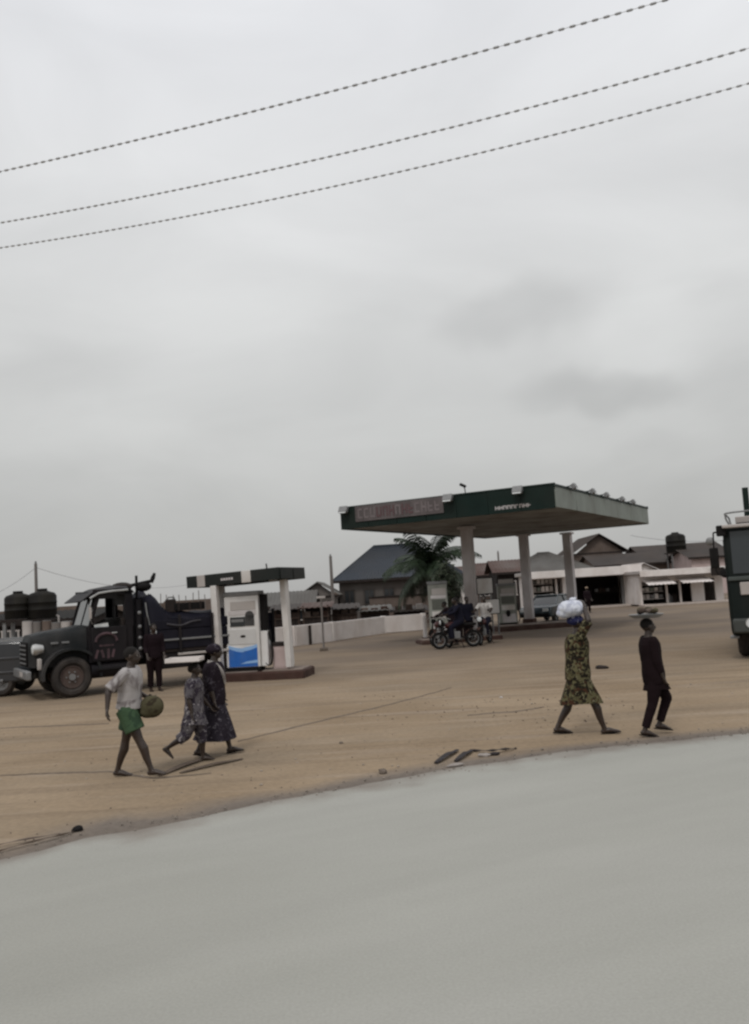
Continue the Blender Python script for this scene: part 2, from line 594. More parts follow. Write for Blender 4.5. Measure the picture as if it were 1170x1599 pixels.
def ground_material():
    m = bpy.data.materials.new('sand')
    m.use_nodes = True
    nt = m.node_tree
    N = nt.nodes.new
    L = nt.links.new
    bs = nt.nodes['Principled BSDF']
    bs.inputs['Roughness'].default_value = 0.95
    bs.inputs['Specular IOR Level'].default_value = 0.15
    tc = N('ShaderNodeTexCoord')

    def noise(scale, detail, stretch=(1, 1, 1), loc=(0, 0, 0), rot=0.0, dist=0.0):
        mp = N('ShaderNodeMapping')
        mp.inputs['Scale'].default_value = stretch
        mp.inputs['Location'].default_value = loc
        mp.inputs['Rotation'].default_value = (0, 0, rot)
        L(tc.outputs['Object'], mp.inputs[0])
        n = N('ShaderNodeTexNoise')
        n.inputs['Scale'].default_value = scale
        n.inputs['Detail'].default_value = detail
        n.inputs['Distortion'].default_value = dist
        L(mp.outputs[0], n.inputs['Vector'])
        return n.outputs[0]

    def rng(v, a, b, c=0.0, d=1.0):
        r = N('ShaderNodeMapRange')
        r.inputs[1].default_value, r.inputs[2].default_value = a, b
        r.inputs[3].default_value, r.inputs[4].default_value = c, d
        L(v, r.inputs[0])
        return r.outputs[0]

    def mix(f, a, b):
        x = N('ShaderNodeMix')
        x.data_type = 'RGBA'
        L(f, x.inputs[0])
        if isinstance(a, tuple):
            x.inputs[6].default_value = (*a, 1)
        else:
            L(a, x.inputs[6])
        if isinstance(b, tuple):
            x.inputs[7].default_value = (*b, 1)
        else:
            L(b, x.inputs[7])
        return x.outputs[2]

    base = mix(rng(noise(0.35, 5), 0.35, 0.65), (0.2273, 0.1676, 0.1085), (0.2930, 0.2235, 0.1517))
    base = mix(rng(noise(0.22, 4, (1, 2.2, 1), (4, 9, 0)), 0.50, 0.72, 0, 0.75), base, (0.2121, 0.1704, 0.1237))   # greyer compacted areas
    # faint vehicle tracks worn along the forecourt
    base = mix(rng(noise(0.9, 6, (0.22, 2.6, 1), (2, 5, 0), math.radians(20), 0.6), 0.52, 0.70, 0, 0.45), base, (0.1353, 0.1001, 0.072))
    base = mix(rng(noise(1.3, 5, (0.3, 2.2, 1), (8, 1, 0), math.radians(-12), 0.4), 0.54, 0.70, 0, 0.5), base, (0.3395, 0.2745, 0.2111))
    # oil darkened earth further into the yard
    sp = N('ShaderNodeSeparateXYZ')
    L(tc.outputs['Object'], sp.inputs[0])
    deep = rng(sp.outputs[1], 17.0, 34.0, 0, 1)
    mm = N('ShaderNodeMath')
    mm.operation = 'MULTIPLY'
    L(deep, mm.inputs[0])
    L(rng(noise(0.16, 5, (1, 1.6, 1), (1, 2, 0)), 0.34, 0.60, 0.45, 0.9), mm.inputs[1])
    base = mix(mm.outputs[0], base, (0.135, 0.108, 0.088))
    # gritty dark grey margin along the road edge (distance to the edge line, broken by noise)
    at_ = N('ShaderNodeAttribute')
    at_.attribute_name = 'margin'
    ad = N('ShaderNodeMath')
    ad.operation = 'MULTIPLY_ADD'
    L(noise(0.9, 6, (1, 1, 1), (3, 3, 0)), ad.inputs[0])
    ad.inputs[1].default_value = 1.1
    L(at_.outputs['Fac'], ad.inputs[2])
    base = mix(rng(ad.outputs[0], 0.65, 1.35, 0, 0.9), base, (0.1681, 0.1424, 0.121))
    base = mix(rng(ad.outputs[0], 1.15, 1.65, 0, 0.7), base, (0.1189, 0.1016, 0.0878))
    fine = rng(noise(14, 6), 0.3, 0.7, 0.88, 1.1)
    vm = N('ShaderNodeVectorMath')
    vm.operation = 'SCALE'
    L(base, vm.inputs[0])
    L(fine, vm.inputs['Scale'])
    L(vm.outputs[0], bs.inputs['Base Color'])
    b = N('ShaderNodeBump')
    b.inputs['Strength'].default_value = 0.5
    b.inputs['Distance'].default_value = 0.03
    L(noise(6, 8), b.inputs['Height'])
    L(b.outputs[0], bs.inputs['Normal'])
    return m


def ground_z(X, Y):
    Z = np.zeros_like(X)
    near = (np.abs(X) < 45) & (Y < 60) & (Y > -5)
    it = np.argwhere(near)
    for i, j in it:
        x, y = X[i, j], Y[i, j]
        Z[i, j] = 0.010 * noise2(x * 0.8, y * 0.8, 0.3) + 0.007 * noise2(x * 2.7, y * 2.7, 4.3)
    below = edge_y(X) - Y                     # >0 means under the road
    return Z - np.clip(below / 0.35, 0, 1) * 0.09


gx = coords(-700, 700, -16, 16, 0.22)
gy = coords(-60, 1500, 6.5, 34, 0.22)
ground = grid_mesh('ground', gx, gy, ground_z, ground_material())
tag(ground, 'wide sandy forecourt of brown packed earth with tyre marks', None, None, 'structure')
X, Y = np.meshgrid(gx, gy)
dist = (Y - edge_y(X)) * 0.9
a = ground.data.attributes.new('margin', 'FLOAT', 'POINT')
# the margin of dirty grit is widest at the left, where the track runs off the road
wid = 0.55 + 0.55 * np.clip((-X - 1.0) / 2.5, 0, 1)
a.data.foreach_set('value', np.clip(1.0 - dist / wid, -1, 1).astype(np.float32).ravel())

M_road0 = mat('worn_road', (0.308, 0.306, 0.274), 0.8, 0.0, 0.30, col2=(0.346, 0.341, 0.312), lo=0.3, hi=0.7, bump=0.12, bscale=180,
             stretch=(0.5, 1.4, 1), spec=0.25, dirt=(0.280, 0.276, 0.246), dirt_amt=0.7)


def road_material():
    m = M_road0
    nt = m.node_tree
    N, L = nt.nodes.new, nt.links.new
    bs = nt.nodes['Principled BSDF']
    src = bs.inputs['Base Color'].links[0].from_socket
    at_ = N('ShaderNodeAttribute')
    at_.attribute_name = 'inset'
    tc = N('ShaderNodeTexCoord')
    n = N('ShaderNodeTexNoise')
    n.inputs['Scale'].default_value = 1.6
    n.inputs['Detail'].default_value = 8
    L(tc.outputs['Object'], n.inputs['Vector'])
    a = N('ShaderNodeMath')
    a.operation = 'MULTIPLY_ADD'
    L(n.outputs[0], a.inputs[0])
    a.inputs[1].default_value = -1.3
    L(at_.outputs['Fac'], a.inputs[2])
    mr = N('ShaderNodeMapRange')
    mr.interpolation_type = 'SMOOTHSTEP'
    mr.inputs[1].default_value = -0.75
    mr.inputs[2].default_value = 0.10
    mr.inputs[3].default_value = 0.95
    mr.inputs[4].default_value = 0.0
    L(a.outputs[0], mr.inputs[0])
    mx = N('ShaderNodeMix')
    mx.data_type = 'RGBA'
    L(mr.outputs[0], mx.inputs[0])
    L(src, mx.inputs[6])
    mx.inputs[7].default_value = (0.205, 0.180, 0.155, 1)
    mp = N('ShaderNodeMapping')
    mp.vector_type = 'TEXTURE'
    mp.inputs['Rotation'].default_value = (0, 0, math.atan2(d0.y, d0.x))
    mp.inputs['Scale'].default_value = (9.0, 1.0, 1)
    L(tc.outputs['Object'], mp.inputs[0])
    n4 = N('ShaderNodeTexNoise')
    n4.inputs['Scale'].default_value = 1.5
    n4.inputs['Detail'].default_value = 6
    L(mp.outputs[0], n4.inputs['Vector'])
    m4 = N('ShaderNodeMapRange')
    m4.inputs[1].default_value = 0.3
    m4.inputs[2].default_value = 0.7
    m4.inputs[3].default_value = 0.955
    m4.inputs[4].default_value = 1.04
    L(n4.outputs[0], m4.inputs[0])
    # fine aggregate
    n2 = N('ShaderNodeTexNoise')
    n2.inputs['Scale'].default_value = 55
    n2.inputs['Detail'].default_value = 3
    L(tc.outputs['Object'], n2.inputs['Vector'])
    m2 = N('ShaderNodeMapRange')
    m2.inputs[1].default_value = 0.3
    m2.inputs[2].default_value = 0.7
    m2.inputs[3].default_value = 0.94
    m2.inputs[4].default_value = 1.06
    L(n2.outputs[0], m2.inputs[0])
    sc = N('ShaderNodeVectorMath')
    sc.operation = 'SCALE'
    L(mx.outputs[2], sc.inputs[0])
    L(m2.outputs[0], sc.inputs['Scale'])
    sc2 = N('ShaderNodeVectorMath')
    sc2.operation = 'SCALE'
    L(sc.outputs[0], sc2.inputs[0])
    L(m4.outputs[0], sc2.inputs['Scale'])
    L(sc2.outputs[0], bs.inputs['Base Color'])
    return m


M_road = road_material()


def road():
    vs, fs, ins = [], [], []
    xs = list(np.linspace(EXs[0], -9, 20)) + list(np.arange(-8.9, 9.0, 0.09)) + list(np.linspace(9.1, EXs[-1], 20))
    rows = ((0.0, -0.03), (0.06, 0.000), (0.16, 0.010), (0.4, 0.014), (0.8, 0.015), (1.5, 0.015), (4.0, 0.016), (9.0, 0.016), (30, 0.016))
    for x in xs:
        ey = float(edge_y(x)) + 0.10 * noise2(x * 1.1, 3.3, 0.5) + 0.05 * noise2(x * 4.0, 1.3, 0.5) + 0.02 * noise2(x * 14.0, 2.3, 0.5)
        for dy, z in rows:
            vs.append((x, ey - dy, z))
            ins.append(dy)
    k = len(rows)
    for i in range(len(xs) - 1):
        for j in range(k - 1):
            p = i * k + j
            fs.append((p, p + 1, p + k + 1, p + k))
    me = bpy.data.meshes.new('road')
    me.from_pydata(vs, [], [tuple(reversed(f)) for f in fs])
    me.update()
    me.shade_smooth()
    me.materials.append(M_road)
    me.attributes.new('inset', 'FLOAT', 'POINT').data.foreach_set('value', ins)
    o = bpy.data.objects.new('road', me)
    C.objects.link(o)
    tag(o, 'smooth pale grey road along the near side of the forecourt', None, None, 'structure')


road()


def track(name, pts, w, m, label):
    P = [at(*p) for p in pts]
    Q = []
    for i in range(len(P) - 1):
        for k in range(12):
            Q.append(P[i].lerp(P[i + 1], k / 12))
    Q.append(P[-1])
    vs, fs = [], []
    for i, p in enumerate(Q):
        t = (Q[min(i + 1, len(Q) - 1)] - Q[max(i - 1, 0)]).normalized()
        s = Vector((-t.y, t.x, 0))
        wob = 0.03 * noise2(i * 0.35, 1.1, 0)
        ww = w * (0.75 + 0.9 * noise2(i * 0.6, 5.1, 2.0) ** 2 * 2) * (0.3 + 0.7 * math.sin(PI * min(1, max(0.02, i / (len(Q) - 1)))))
        zz = 0.010 * noise2(p.x * 0.8, p.y * 0.8, 0.3) + 0.007 * noise2(p.x * 2.7, p.y * 2.7, 4.3)
        for q in (-1, 0, 1):
            r = p + s * (q * ww + wob)
            vs.append((r.x, r.y, zz + (0.014 if q == 0 else 0.003)))
    for i in range(len(Q) - 1):
        for j in range(2):
            fs.append((i * 3 + j, (i + 1) * 3 + j, (i + 1) * 3 + j + 1, i * 3 + j + 1))
    me = bpy.data.meshes.new(name)
    me.from_pydata(vs, [], fs)
    me.shade_smooth()
    me.materials.append(m)
    o = bpy.data.objects.new(name, me)
    C.objects.link(o)
    return tag(o, label, None, None, 'structure')


M_trk = mat('track_earth', (0.14, 0.11, 0.085), 0.95, 0.3, 8)
track('tyre_track', [(372, 1158), (420, 1146), (480, 1131), (560, 1112), (640, 1093), (705, 1074)], 0.035, M_trk,
      'thin dark tyre track slanting across the bare sand from the walkers')
track('tyre_track', [(730, 1118), (775, 1113), (800, 1112), (850, 1104)], 0.05, M_trk,
      'short dark scuffed mark in the sand near the middle')
track('tyre_track', [(0, 1212), (80, 1208), (170, 1205), (240, 1216), (330, 1208)], 0.03, M_trk,
      'faint track in the sand under the feet in green shorts')
track('tyre_track', [(0, 1138), (60, 1135), (170, 1130)], 0.04, M_trk, 'faint pale-edged track in the sand at the left edge')


# ------------------------------------------------------------------ big filling station canopy
ZS = 4.57
Nc, Lc, Rc = at(868, 793, ZS), at(530, 824.5, ZS), at(1013, 818.5, ZS)
u = (Rc - Nc)
u.z = 0
LU = u.length
u.normalize()
vv = Vector((-u.y, u.x, 0))
LV = (Lc - Nc).dot(vv) + 0.42
CRZ = math.atan2(u.y, u.x)
FH = 0.80


def c_local(p):
    d = p - Vector((Nc.x, Nc.y, 0))
    return Vector((d.dot(u), d.dot(vv), p.z))


def c_world(x, y, z):
    return Vector((Nc.x, Nc.y, 0)) + u * x + vv * y + Vector((0, 0, z))


def big_canopy():
    t = thing('filling_station_canopy', 'large flat filling station canopy with dark green fascia on pale square columns',
              'canopy', (Nc.x, Nc.y, 0), CRZ)
    # deck
    boxo('roof', M_zinc, t, (LU / 2, LV / 2, ZS + FH - 0.10), (LU - 0.16, LV - 0.16, 0.08))
    n = 14
    w = (LU - 0.14) / n
    for i in range(n):
        boxo('soffit_board', M_soff, t, (0.07 + w * (i + 0.5), LV / 2, ZS + 0.06 + random.uniform(0, 0.012)), (w - 0.014, LV - 0.14, 0.03))
    for k in range(3):
        boxo('beam', M_greymetal, t, (LU / 2, LV * (0.2 + 0.3 * k), ZS + 0.35), (LU - 0.3, 0.2, 0.45))
    nf = 7
    wf = LV / nf
    for i in range(nf):      # front
        boxo('fascia_panel', M_green, t, (0.0 + random.uniform(-.006, .006), wf * (i + 0.5), ZS + FH / 2), (0.05, wf - 0.012, FH), 0.006)
        boxo('fascia_panel', M_pale, t, (LU, wf * (i + 0.5), ZS + FH / 2), (0.05, wf - 0.012, FH), 0.006)
    ns = 12
    ws = (LU - 0.06) / ns
    for i in range(ns):      # long side facing right
        boxo('fascia_panel', M_pale, t, (0.03 + ws * (i + 0.5), 0.0 + random.uniform(-.008, .008), ZS + FH / 2 - 0.02), (ws - 0.012, 0.05, FH - 0.1), 0.006)
        boxo('fascia_panel', M_green, t, (0.03 + ws * (i + 0.5), LV, ZS + FH / 2), (ws - 0.012, 0.05, FH), 0.006)
    MB().box((LU / 2, 0.0, ZS + FH - 0.02), (LU + 0.08, 0.09, 0.09)).box((LU / 2, LV, ZS + FH + 0.03), (LU + 0.08, 0.09, 0.06)) \
        .box((0, LV / 2, ZS + FH + 0.031), (0.088, LV + 0.07, 0.058)).box((LU, LV / 2, ZS + FH + 0.032), (0.088, LV + 0.07, 0.058)) \
        .build('top_trim', M_green, t, smooth=False)
    for px, py in ((728, 822), (817, 834), (885, 831)):
        p = c_local(at(px, py, ZS))
        c = MB().box((p.x, p.y, ZS / 2 + 0.05), (0.42, 0.42, ZS - 0.1)).build('column', M_colm, t, bevel=0.025)
        MB().box((p.x, p.y, 0.16), (0.56, 0.56, 0.32)).build('plinth', M_redbrown, c, bevel=0.02)
        MB().box((p.x, p.y, ZS - 0.06), (0.6, 0.6, 0.1)).build('capital', M_colm, c, bevel=0.015)
    # banner on the front fascia: grimy panel with big blocky letters that cannot be read
    y0, y1 = 4.12, 7.80
    M_ban = mat('banner_sheet', (0.115, 0.098, 0.098), 0.7, 0.2, 2.5, dirt=(0.06, 0.05, 0.05), dirt_amt=0.7)
    M_let = mat('banner_letter', (0.165, 0.14, 0.142), 0.7, 0.2, 6)
    M_letr = mat('banner_letter_red', (0.105, 0.062, 0.066), 0.7, 0.2, 6)
    b = MB().box((-0.05, (y0 + y1) / 2, ZS + 0.53), (0.03, y1 - y0, 0.60)).build('banner', M_ban, t, bevel=0.004)
    k = 13
    cw = (y1 - y0 - 0.2) / k
    rs = random.Random(4)
    for i in range(k):
        mb = MB()
        yc = y1 - 0.1 - cw * (i + 0.5)
        # strokes of a worn capital: two stems and bars
        pick = ['l'] + rs.sample(['r', 't', 'm', 'b'], 2)
        if 'r' in pick and len(set(pick) & set('tmb')) == 0:
            pick.append('m')
        for s in pick:
            if s in 'lr':
                mb.box((-0.07, yc + (cw * 0.3 if s == 'l' else -cw * 0.3), ZS + 0.53), (0.012, 0.06, rs.uniform(0.32, 0.42)))
            else:
                mb.box((-0.0705, yc, ZS + 0.53 + {'t': 0.155, 'm': 0, 'b': -0.155}[s]), (0.012, cw * 0.62, 0.075))
        mb.build('letter', M_letr if i in (3, 4, 5, 7, 8) else M_let, b, smooth=False)
    # short line of small white lettering near the corner
    rs = random.Random(9)
    yl = 2.16
    for i in range(9):
        hh = 0.13
        ww = 0.115
        mb = MB()
        mb.box((-0.034, yl - 0.02, ZS + 0.19), (0.012, 0.03, hh))
        mb.box((-0.0345, yl - ww / 2 - 0.01, ZS + 0.19 + rs.choice((-1, 0, 1)) * hh * 0.38), (0.012, ww * 0.75, 0.03))
        if rs.random() < 0.7:
            mb.box((-0.034, yl - ww + 0.0, ZS + 0.19), (0.0125, 0.03, hh * 0.9))
        mb.build('letter', M_colm, t, smooth=False)
        yl -= 0.148
    return t


big_canopy()


def floodlight(label, loc, rz, group, big=True):
    t = thing('floodlight', label, 'floodlight', loc, rz, group)
    s = 1.0 if big else 0.75
    MB().tube([(0.25, 0, 0), (0.05, 0, 0.12 * s), (-0.18, 0, 0.14 * s)], 0.022, 6).build('arm', M_green, t)
    h = MB().box((-0.26, 0, 0.10 * s), (0.16, 0.36 * s, 0.26 * s), ry=0.5).build('housing', M_greymetal, t, bevel=0.02)
    MB().box((-0.345, 0, 0.062 * s), (0.012, 0.31 * s, 0.21 * s), ry=0.5).build('lens', M_lamp, t, bevel=0.004)
    return t


for yy, lab in ((8.22, 'pale floodlight on the canopy front at the far end beside the banner'),
                (3.86, 'pale floodlight on the canopy front between banner and plain green fascia'),
                (1.23, 'pale floodlight on the canopy front nearest the fascia corner')):
    floodlight(lab, c_world(0.05, yy, ZS + FH - 0.17), CRZ, 'floodlights on the front edge of the canopy')
for i, xx in enumerate((1.85, 4.37, 6.45, 9.1, 11.1)):
    lab = ['small floodlight arm on the grey canopy side next to the fascia corner',
           'second small floodlight arm from the corner on the grey canopy side',
           'middle small floodlight arm of five on the grey canopy side',
           'fourth small floodlight arm from the corner on the grey canopy side',
           'small floodlight arm on the grey canopy side closest to its far end'][i]
    floodlight(lab, c_world(xx, 0.10, ZS + FH - 0.02), CRZ + PI / 2, 'floodlights on the side edge of the canopy', False)
t = thing('roof_lamp', 'small lamp on a thin stalk standing up from the canopy roof', 'lamp', c_world(0.5, 3.45, ZS + FH - 0.06), CRZ)
MB().tube([(0, 0, 0), (0, 0.02, 0.30), (0, 0.05, 0.42)], 0.018, 6).build('stalk', M_black, t)
MB().box((0, 0.09, 0.46), (0.12, 0.24, 0.10), rx=0.5).build('lamp_head', M_black, t, bevel=0.02)


def island(label, ctr, ln, wd, h, rz):
    t = thing('pump_island', label, 'pump island', (ctr[0], ctr[1], 0), rz)
    MB().box((0, 0, h / 2 - 0.03), (ln, wd, h + 0.06)).build('kerb', M_redbrown, t, bevel=0.05)
    n = max(2, int(ln / 1.1))
    for i in range(n):
        MB().box((-ln / 2 + ln * (i + 0.5) / n, 0, h + 0.005), (ln / n - 0.16, wd - 0.25, 0.03)).build('slab', mat('island_top', (0.20, 0.16, 0.135), 0.9, 0.2, 3), t, bevel=0.008)
    return t


# fuel pump (front faces -y)
def fuel_pump(label, loc, rz, w=0.88, d=0.55, h=2.1, scheme='blue'):
    t = thing('fuel_pump', label, 'fuel pump', loc, rz)
    body = mat('pump_white', (0.66, 0.65, 0.64), 0.45, 0.06, 3, dirt=(0.40, 0.36, 0.32), dirt_amt=0.4) if scheme == 'blue' else mat('pump_grey_green', (0.27, 0.28, 0.25), 0.5, 0.1, 3, dirt=(0.14, 0.13, 0.11), dirt_amt=0.6)
    MB().box((0, 0, 0.05), (w * 0.96, d * 0.96, 0.1)).build('base', M_black, t, bevel=0.01)
    MB().box((0, 0, 0.1 + (h - 0.22) / 2), (w, d, h - 0.22)).build('cabinet', body, t, bevel=0.02)
    hd = MB().box((0, 0, h - 0.06), (w * 1.06, d * 1.08, 0.12)).build('header', M_greymetal, t, bevel=0.02)
    f = -d / 2
    # upper panels
    MB().box((0.05, f - 0.004, h * 0.82), (w * 0.74, 0.02, h * 0.11)).build('price_panel', M_zinc, t, bevel=0.006)
    MB().box((0.02, f - 0.004, h * 0.73), (w * 0.8, 0.018, h * 0.055)).build('upper_strip', M_colm, t, bevel=0.004)
    if scheme == 'blue':
        scr = MB().box((-0.12 * w, f - 0.006, h * 0.62), (w * 0.44, 0.022, h * 0.12)).build('display', M_glass, t, bevel=0.006)
        MB().box((0.24 * w, f - 0.007, h * 0.63), (w * 0.26, 0.026, h * 0.13)).tube([(0.24 * w, f - 0.02, h * 0.695), (0.24 * w, f + 0.006, h * 0.695)], w * 0.128, 20) \
            .build('keypad', mat('keypad', (0.05, 0.048, 0.048), 0.6, 0.2, 9), t)
        MB().box((-0.12 * w, f - 0.021, h * 0.635), (w * 0.36, 0.01, h * 0.035)).build('readout', M_greymetal, scr)
        MB().box((0, f - 0.004, h * 0.43), (w * 0.82, 0.016, h * 0.19)).build('lower_panel', mat('lower_panel', (0.52, 0.51, 0.50), 0.5, 0.08, 3), t, bevel=0.006)
        # small dark roundel
        lg = MB().tube([(0.02, f - 0.012, h * 0.435), (0.02, f - 0.018, h * 0.435)], [(0.035, 0.075), (0.035, 0.075)], 18, ax=(0, 0, 1)) \
            .build('emblem', M_dkbrown, t)
        # blue panel with wavy top edge and paler swoosh
        for nm, mm, top, bot, yy, amp in (('pale_wave', M_ltblue, 0.325, 0.17, f - 0.010, 0.09), ('blue_wave', M_blue, 0.29, 0.055, f - 0.014, 0.12)):
            k = 16
            vs, fs = [], []
            for i in range(k + 1):
                s = i / k
                x = (-0.42 + 0.84 * s) * w
                zt = h * top - amp * math.sin(PI * (s * 0.95 + 0.0)) * (1.0 if s < 0.55 else 0.8) + 0.02 * s
                for y2, z2 in ((yy, h * bot), (yy, zt), (yy + 0.012, zt), (yy + 0.012, h * bot)):
                    vs.append((x, y2, z2))
            for i in range(k):
                for j in range(4):
                    p, q = i * 4, (i + 1) * 4
                    fs.append((p + j, q + j, q + (j + 1) % 4, p + (j + 1) % 4))
            fs += [(0, 1, 2, 3), (k * 4 + 3, k * 4 + 2, k * 4 + 1, k * 4)]
            MB().add(vs, fs).build(nm, mm, t, smooth=False)
        vs = [(-0.1 * w, f - 0.017, h * 0.09), (0.42 * w, f - 0.017, h * 0.10), (0.42 * w, f - 0.017, h * 0.135), (0.1 * w, f - 0.017, h * 0.12)]
        MB().add(vs + [(a_, b_ + 0.006, c_) for a_, b_, c_ in vs], [(0, 1, 2, 3), (7, 6, 5, 4), (0, 4, 5, 1), (1, 5, 6, 2), (2, 6, 7, 3), (3, 7, 4, 0)]).build('pale_swoosh', M_ltblue, t, smooth=False)
        # right hand hose tower
        MB().box((w / 2 + 0.10, 0.02, 0.1 + h * 0.22), (0.19, d * 0.8, h * 0.44)).build('side_cabinet', body, t, bevel=0.015)
        MB().box((w / 2 + 0.07, 0.06, h * 0.72), (0.13, d * 0.7, h * 0.46)).build('hose_mast', M_black, t, bevel=0.01)
        nx = w / 2 + 0.235
    else:
        MB().box((0.02, f - 0.006, h * 0.60), (w * 0.7, 0.022, h * 0.17)).build('display', mat('pump_screen', (0.10, 0.105, 0.09), 0.35, 0.1, 4), t, bevel=0.006)
        MB().box((0.02, f - 0.004, h * 0.42), (w * 0.74, 0.018, h * 0.12)).build('lower_panel', M_white, t, bevel=0.006)
        MB().box((0.04, f - 0.004, h * 0.17), (w * 0.74, 0.016, h * 0.2)).build('door_panel', M_colm, t, bevel=0.006)
        MB().tube([(0.0, f - 0.01, h * 0.28), (0.0, f - 0.06, h * 0.28)], [(0.16, 0.10), (0.13, 0.08)], 16, ax=(0, 0, 1)).build('nozzle_holster', M_black, t)
        nx = w / 2 + 0.04
    # nozzle and hose
    nz = MB().tube([(nx, -0.06, h * 0.50), (nx + 0.01, -0.1, h * 0.44), (nx + 0.02, -0.10, h * 0.37)], [0.03, 0.045, 0.035], 8).build('nozzle', M_black, t)
    pts = [(nx + 0.02, -0.10, h * 0.37), (nx + 0.07, -0.13, h * 0.25), (nx + 0.06, -0.15, h * 0.12), (nx - 0.02, -0.17, h * 0.06), (nx - 0.12, -0.17, h * 0.09), (nx - 0.15, -0.1, h * 0.2)]
    MB().tube(smooth_path(pts, 5), 0.02, 7).build('hose', M_black, t)
    return t


def smooth_path(pts, k):
    P = [Vector(p) for p in pts]
    out = []
    for i in range(len(P) - 1):
        p0, p1, p2, p3 = P[max(i - 1, 0)], P[i], P[i + 1], P[min(i + 2, len(P) - 1)]
        for j in range(k):
            s = j / k
            out.append(0.5 * ((2 * p1) + (p2 - p0) * s + (2 * p0 - 5 * p1 + 4 * p2 - p3) * s * s + (3 * p1 - p0 - 3 * p2 + p3) * s ** 3))
    out.append(P[-1])
    return out


# ------------------------------------------------------------------ small pump canopy at the left
pc = at(412, 1063)
SRZ = math.radians(-8)
island('red-brown kerbed pump island under the small canopy', (pc.x - 0.06, pc.y + 0.75), 2.45, 1.35, 0.22, SRZ)
fp = fuel_pump('white fuel pump with blue wave panel under the small canopy', (dep(385, 1060, pc.y + 0.55).x, pc.y + 0.70, 0.24), SRZ, 0.93, 0.52, 2.10, 'blue')


def small_canopy():
    yc = pc.y + 0.75
    t = thing('pump_canopy', 'small flat pump canopy with black and white fascia on pale posts', 'canopy', (pc.x, yc, 0), math.radians(-19))
    a, b = dep(296, 918, yc - 0.9), dep(477, 900, yc - 0.9)
    w = (b.x - a.x) - 0.28
    cx = (a.x + b.x) / 2 - pc.x - 0.12
    z0 = (a.z + b.z) / 2 + 0.0
    dd = 1.6
    hh = 0.31
    t.rotation_euler = (0, -0.03, math.radians(-19))
    boxo('roof', M_greymetal, t, (cx, 0, z0 + hh * 0.65), (w - 0.12, dd - 0.12, 0.1))
    segs = [(0.0, 0.115, M_gblk), (0.115, 0.205, M_zinc), (0.205, 0.60, M_gblk), (0.60, 0.70, M_white), (0.70, 1.0, M_gblk)]
    for s0, s1, m in segs:
        for sy in (-1, 1):
            boxo('fascia_panel', m, t, (cx - w / 2 + w * (s0 + s1) / 2, sy * dd / 2, z0 + hh / 2), (w * (s1 - s0) - 0.008, 0.05, hh), 0.005)
    # small pale lettering strip that cannot be read
    for i in range(5):
        boxo('letter', M_colm, t, (cx - 0.30 + i * 0.075, -dd / 2 - 0.029, z0 + hh * 0.45), (0.055, 0.01, 0.06))
    for sx in (-1, 1):
        for k in range(2):
            boxo('fascia_panel', M_gblk, t, (cx + sx * (w / 2 - 0.0), -dd / 4 + k * dd / 2, z0 + hh / 2), (0.05, dd / 2 - 0.06, hh - 0.01), 0.005)
    for px, yy in ((342, -0.40), (352, 0.42), (451, -0.40), (452, 0.42)):
        q = dep(px, 990, yc + yy)
        q = Matrix.Rotation(math.radians(19), 3, 'Z') @ Vector((q.x - pc.x, yy, 0))
        MB().box((q.x, q.y, z0 / 2 + 0.13), (0.17, 0.17, z0 - 0.26)).build('post', M_white, t, bevel=0.012)
    MB().tube([(cx + w / 2 - 0.35, -dd / 2, z0 + hh), (cx + w / 2 - 0.35, -dd / 2 - 0.02, z0 + hh + 0.12)], 0.02, 6).build('hook', M_black, t)


small_canopy()
q = at(441, 1060)
t = thing('cabinet', 'low pinkish cabinet with dark top beside the post on the island', 'cabinet', (dep(443, 1050, pc.y + 0.75).x, pc.y + 0.72, 0.24), SRZ)
boxo('body', M_pink, t, (0, 0, 0.30), (0.42, 0.45, 0.6), 0.015)
boxo('lid', M_dkbrown, t, (0, 0, 0.65), (0.46, 0.5, 0.09), 0.01)
boxo('door', M_pink, t, (0, -0.228, 0.30), (0.34, 0.012, 0.5), 0.004)


# ------------------------------------------------------------------ vehicles
def wheel(name, parent, c, R, w, rimr=0.55, spokes=6, m=None, hubm=None):
    t = MB().torus(c, R - w * 0.42, w * 0.42, 'Y', 28, 10, w / 2).build(name, m or M_dusty, parent)
    rim = MB().cyl((c[0], c[1], c[2]), R * rimr, w * 0.55, 'Y', 22)
    rim.torus((c[0], c[1] - w * 0.28, c[2]), R * rimr * 0.95, 0.02, 'Y', 22, 6)
    rim.torus((c[0], c[1] + w * 0.28, c[2]), R * rimr * 0.95, 0.02, 'Y', 22, 6)
    r = rim.build('rim', hubm or mat('rim_rust', (0.06, 0.042, 0.037), 0.8, 0.2, 5, dirt=(0.12, 0.09, 0.075), dirt_amt=0.6), t)
    h = MB()
    h.cyl((c[0], c[1] - w * 0.3, c[2]), R * 0.16, w * 0.3, 'Y', 12)
    for i in range(spokes):
        an = 2 * PI * i / spokes
        h.cyl((c[0] + math.cos(an) * R * 0.27, c[1] - w * 0.29, c[2] + math.sin(an) * R * 0.27), 0.022, 0.03, 'Y', 6)
    h.build('hub', M_greymetal, t)
    return t


TRZ = math.radians(30)
tp = at(115, 1090)


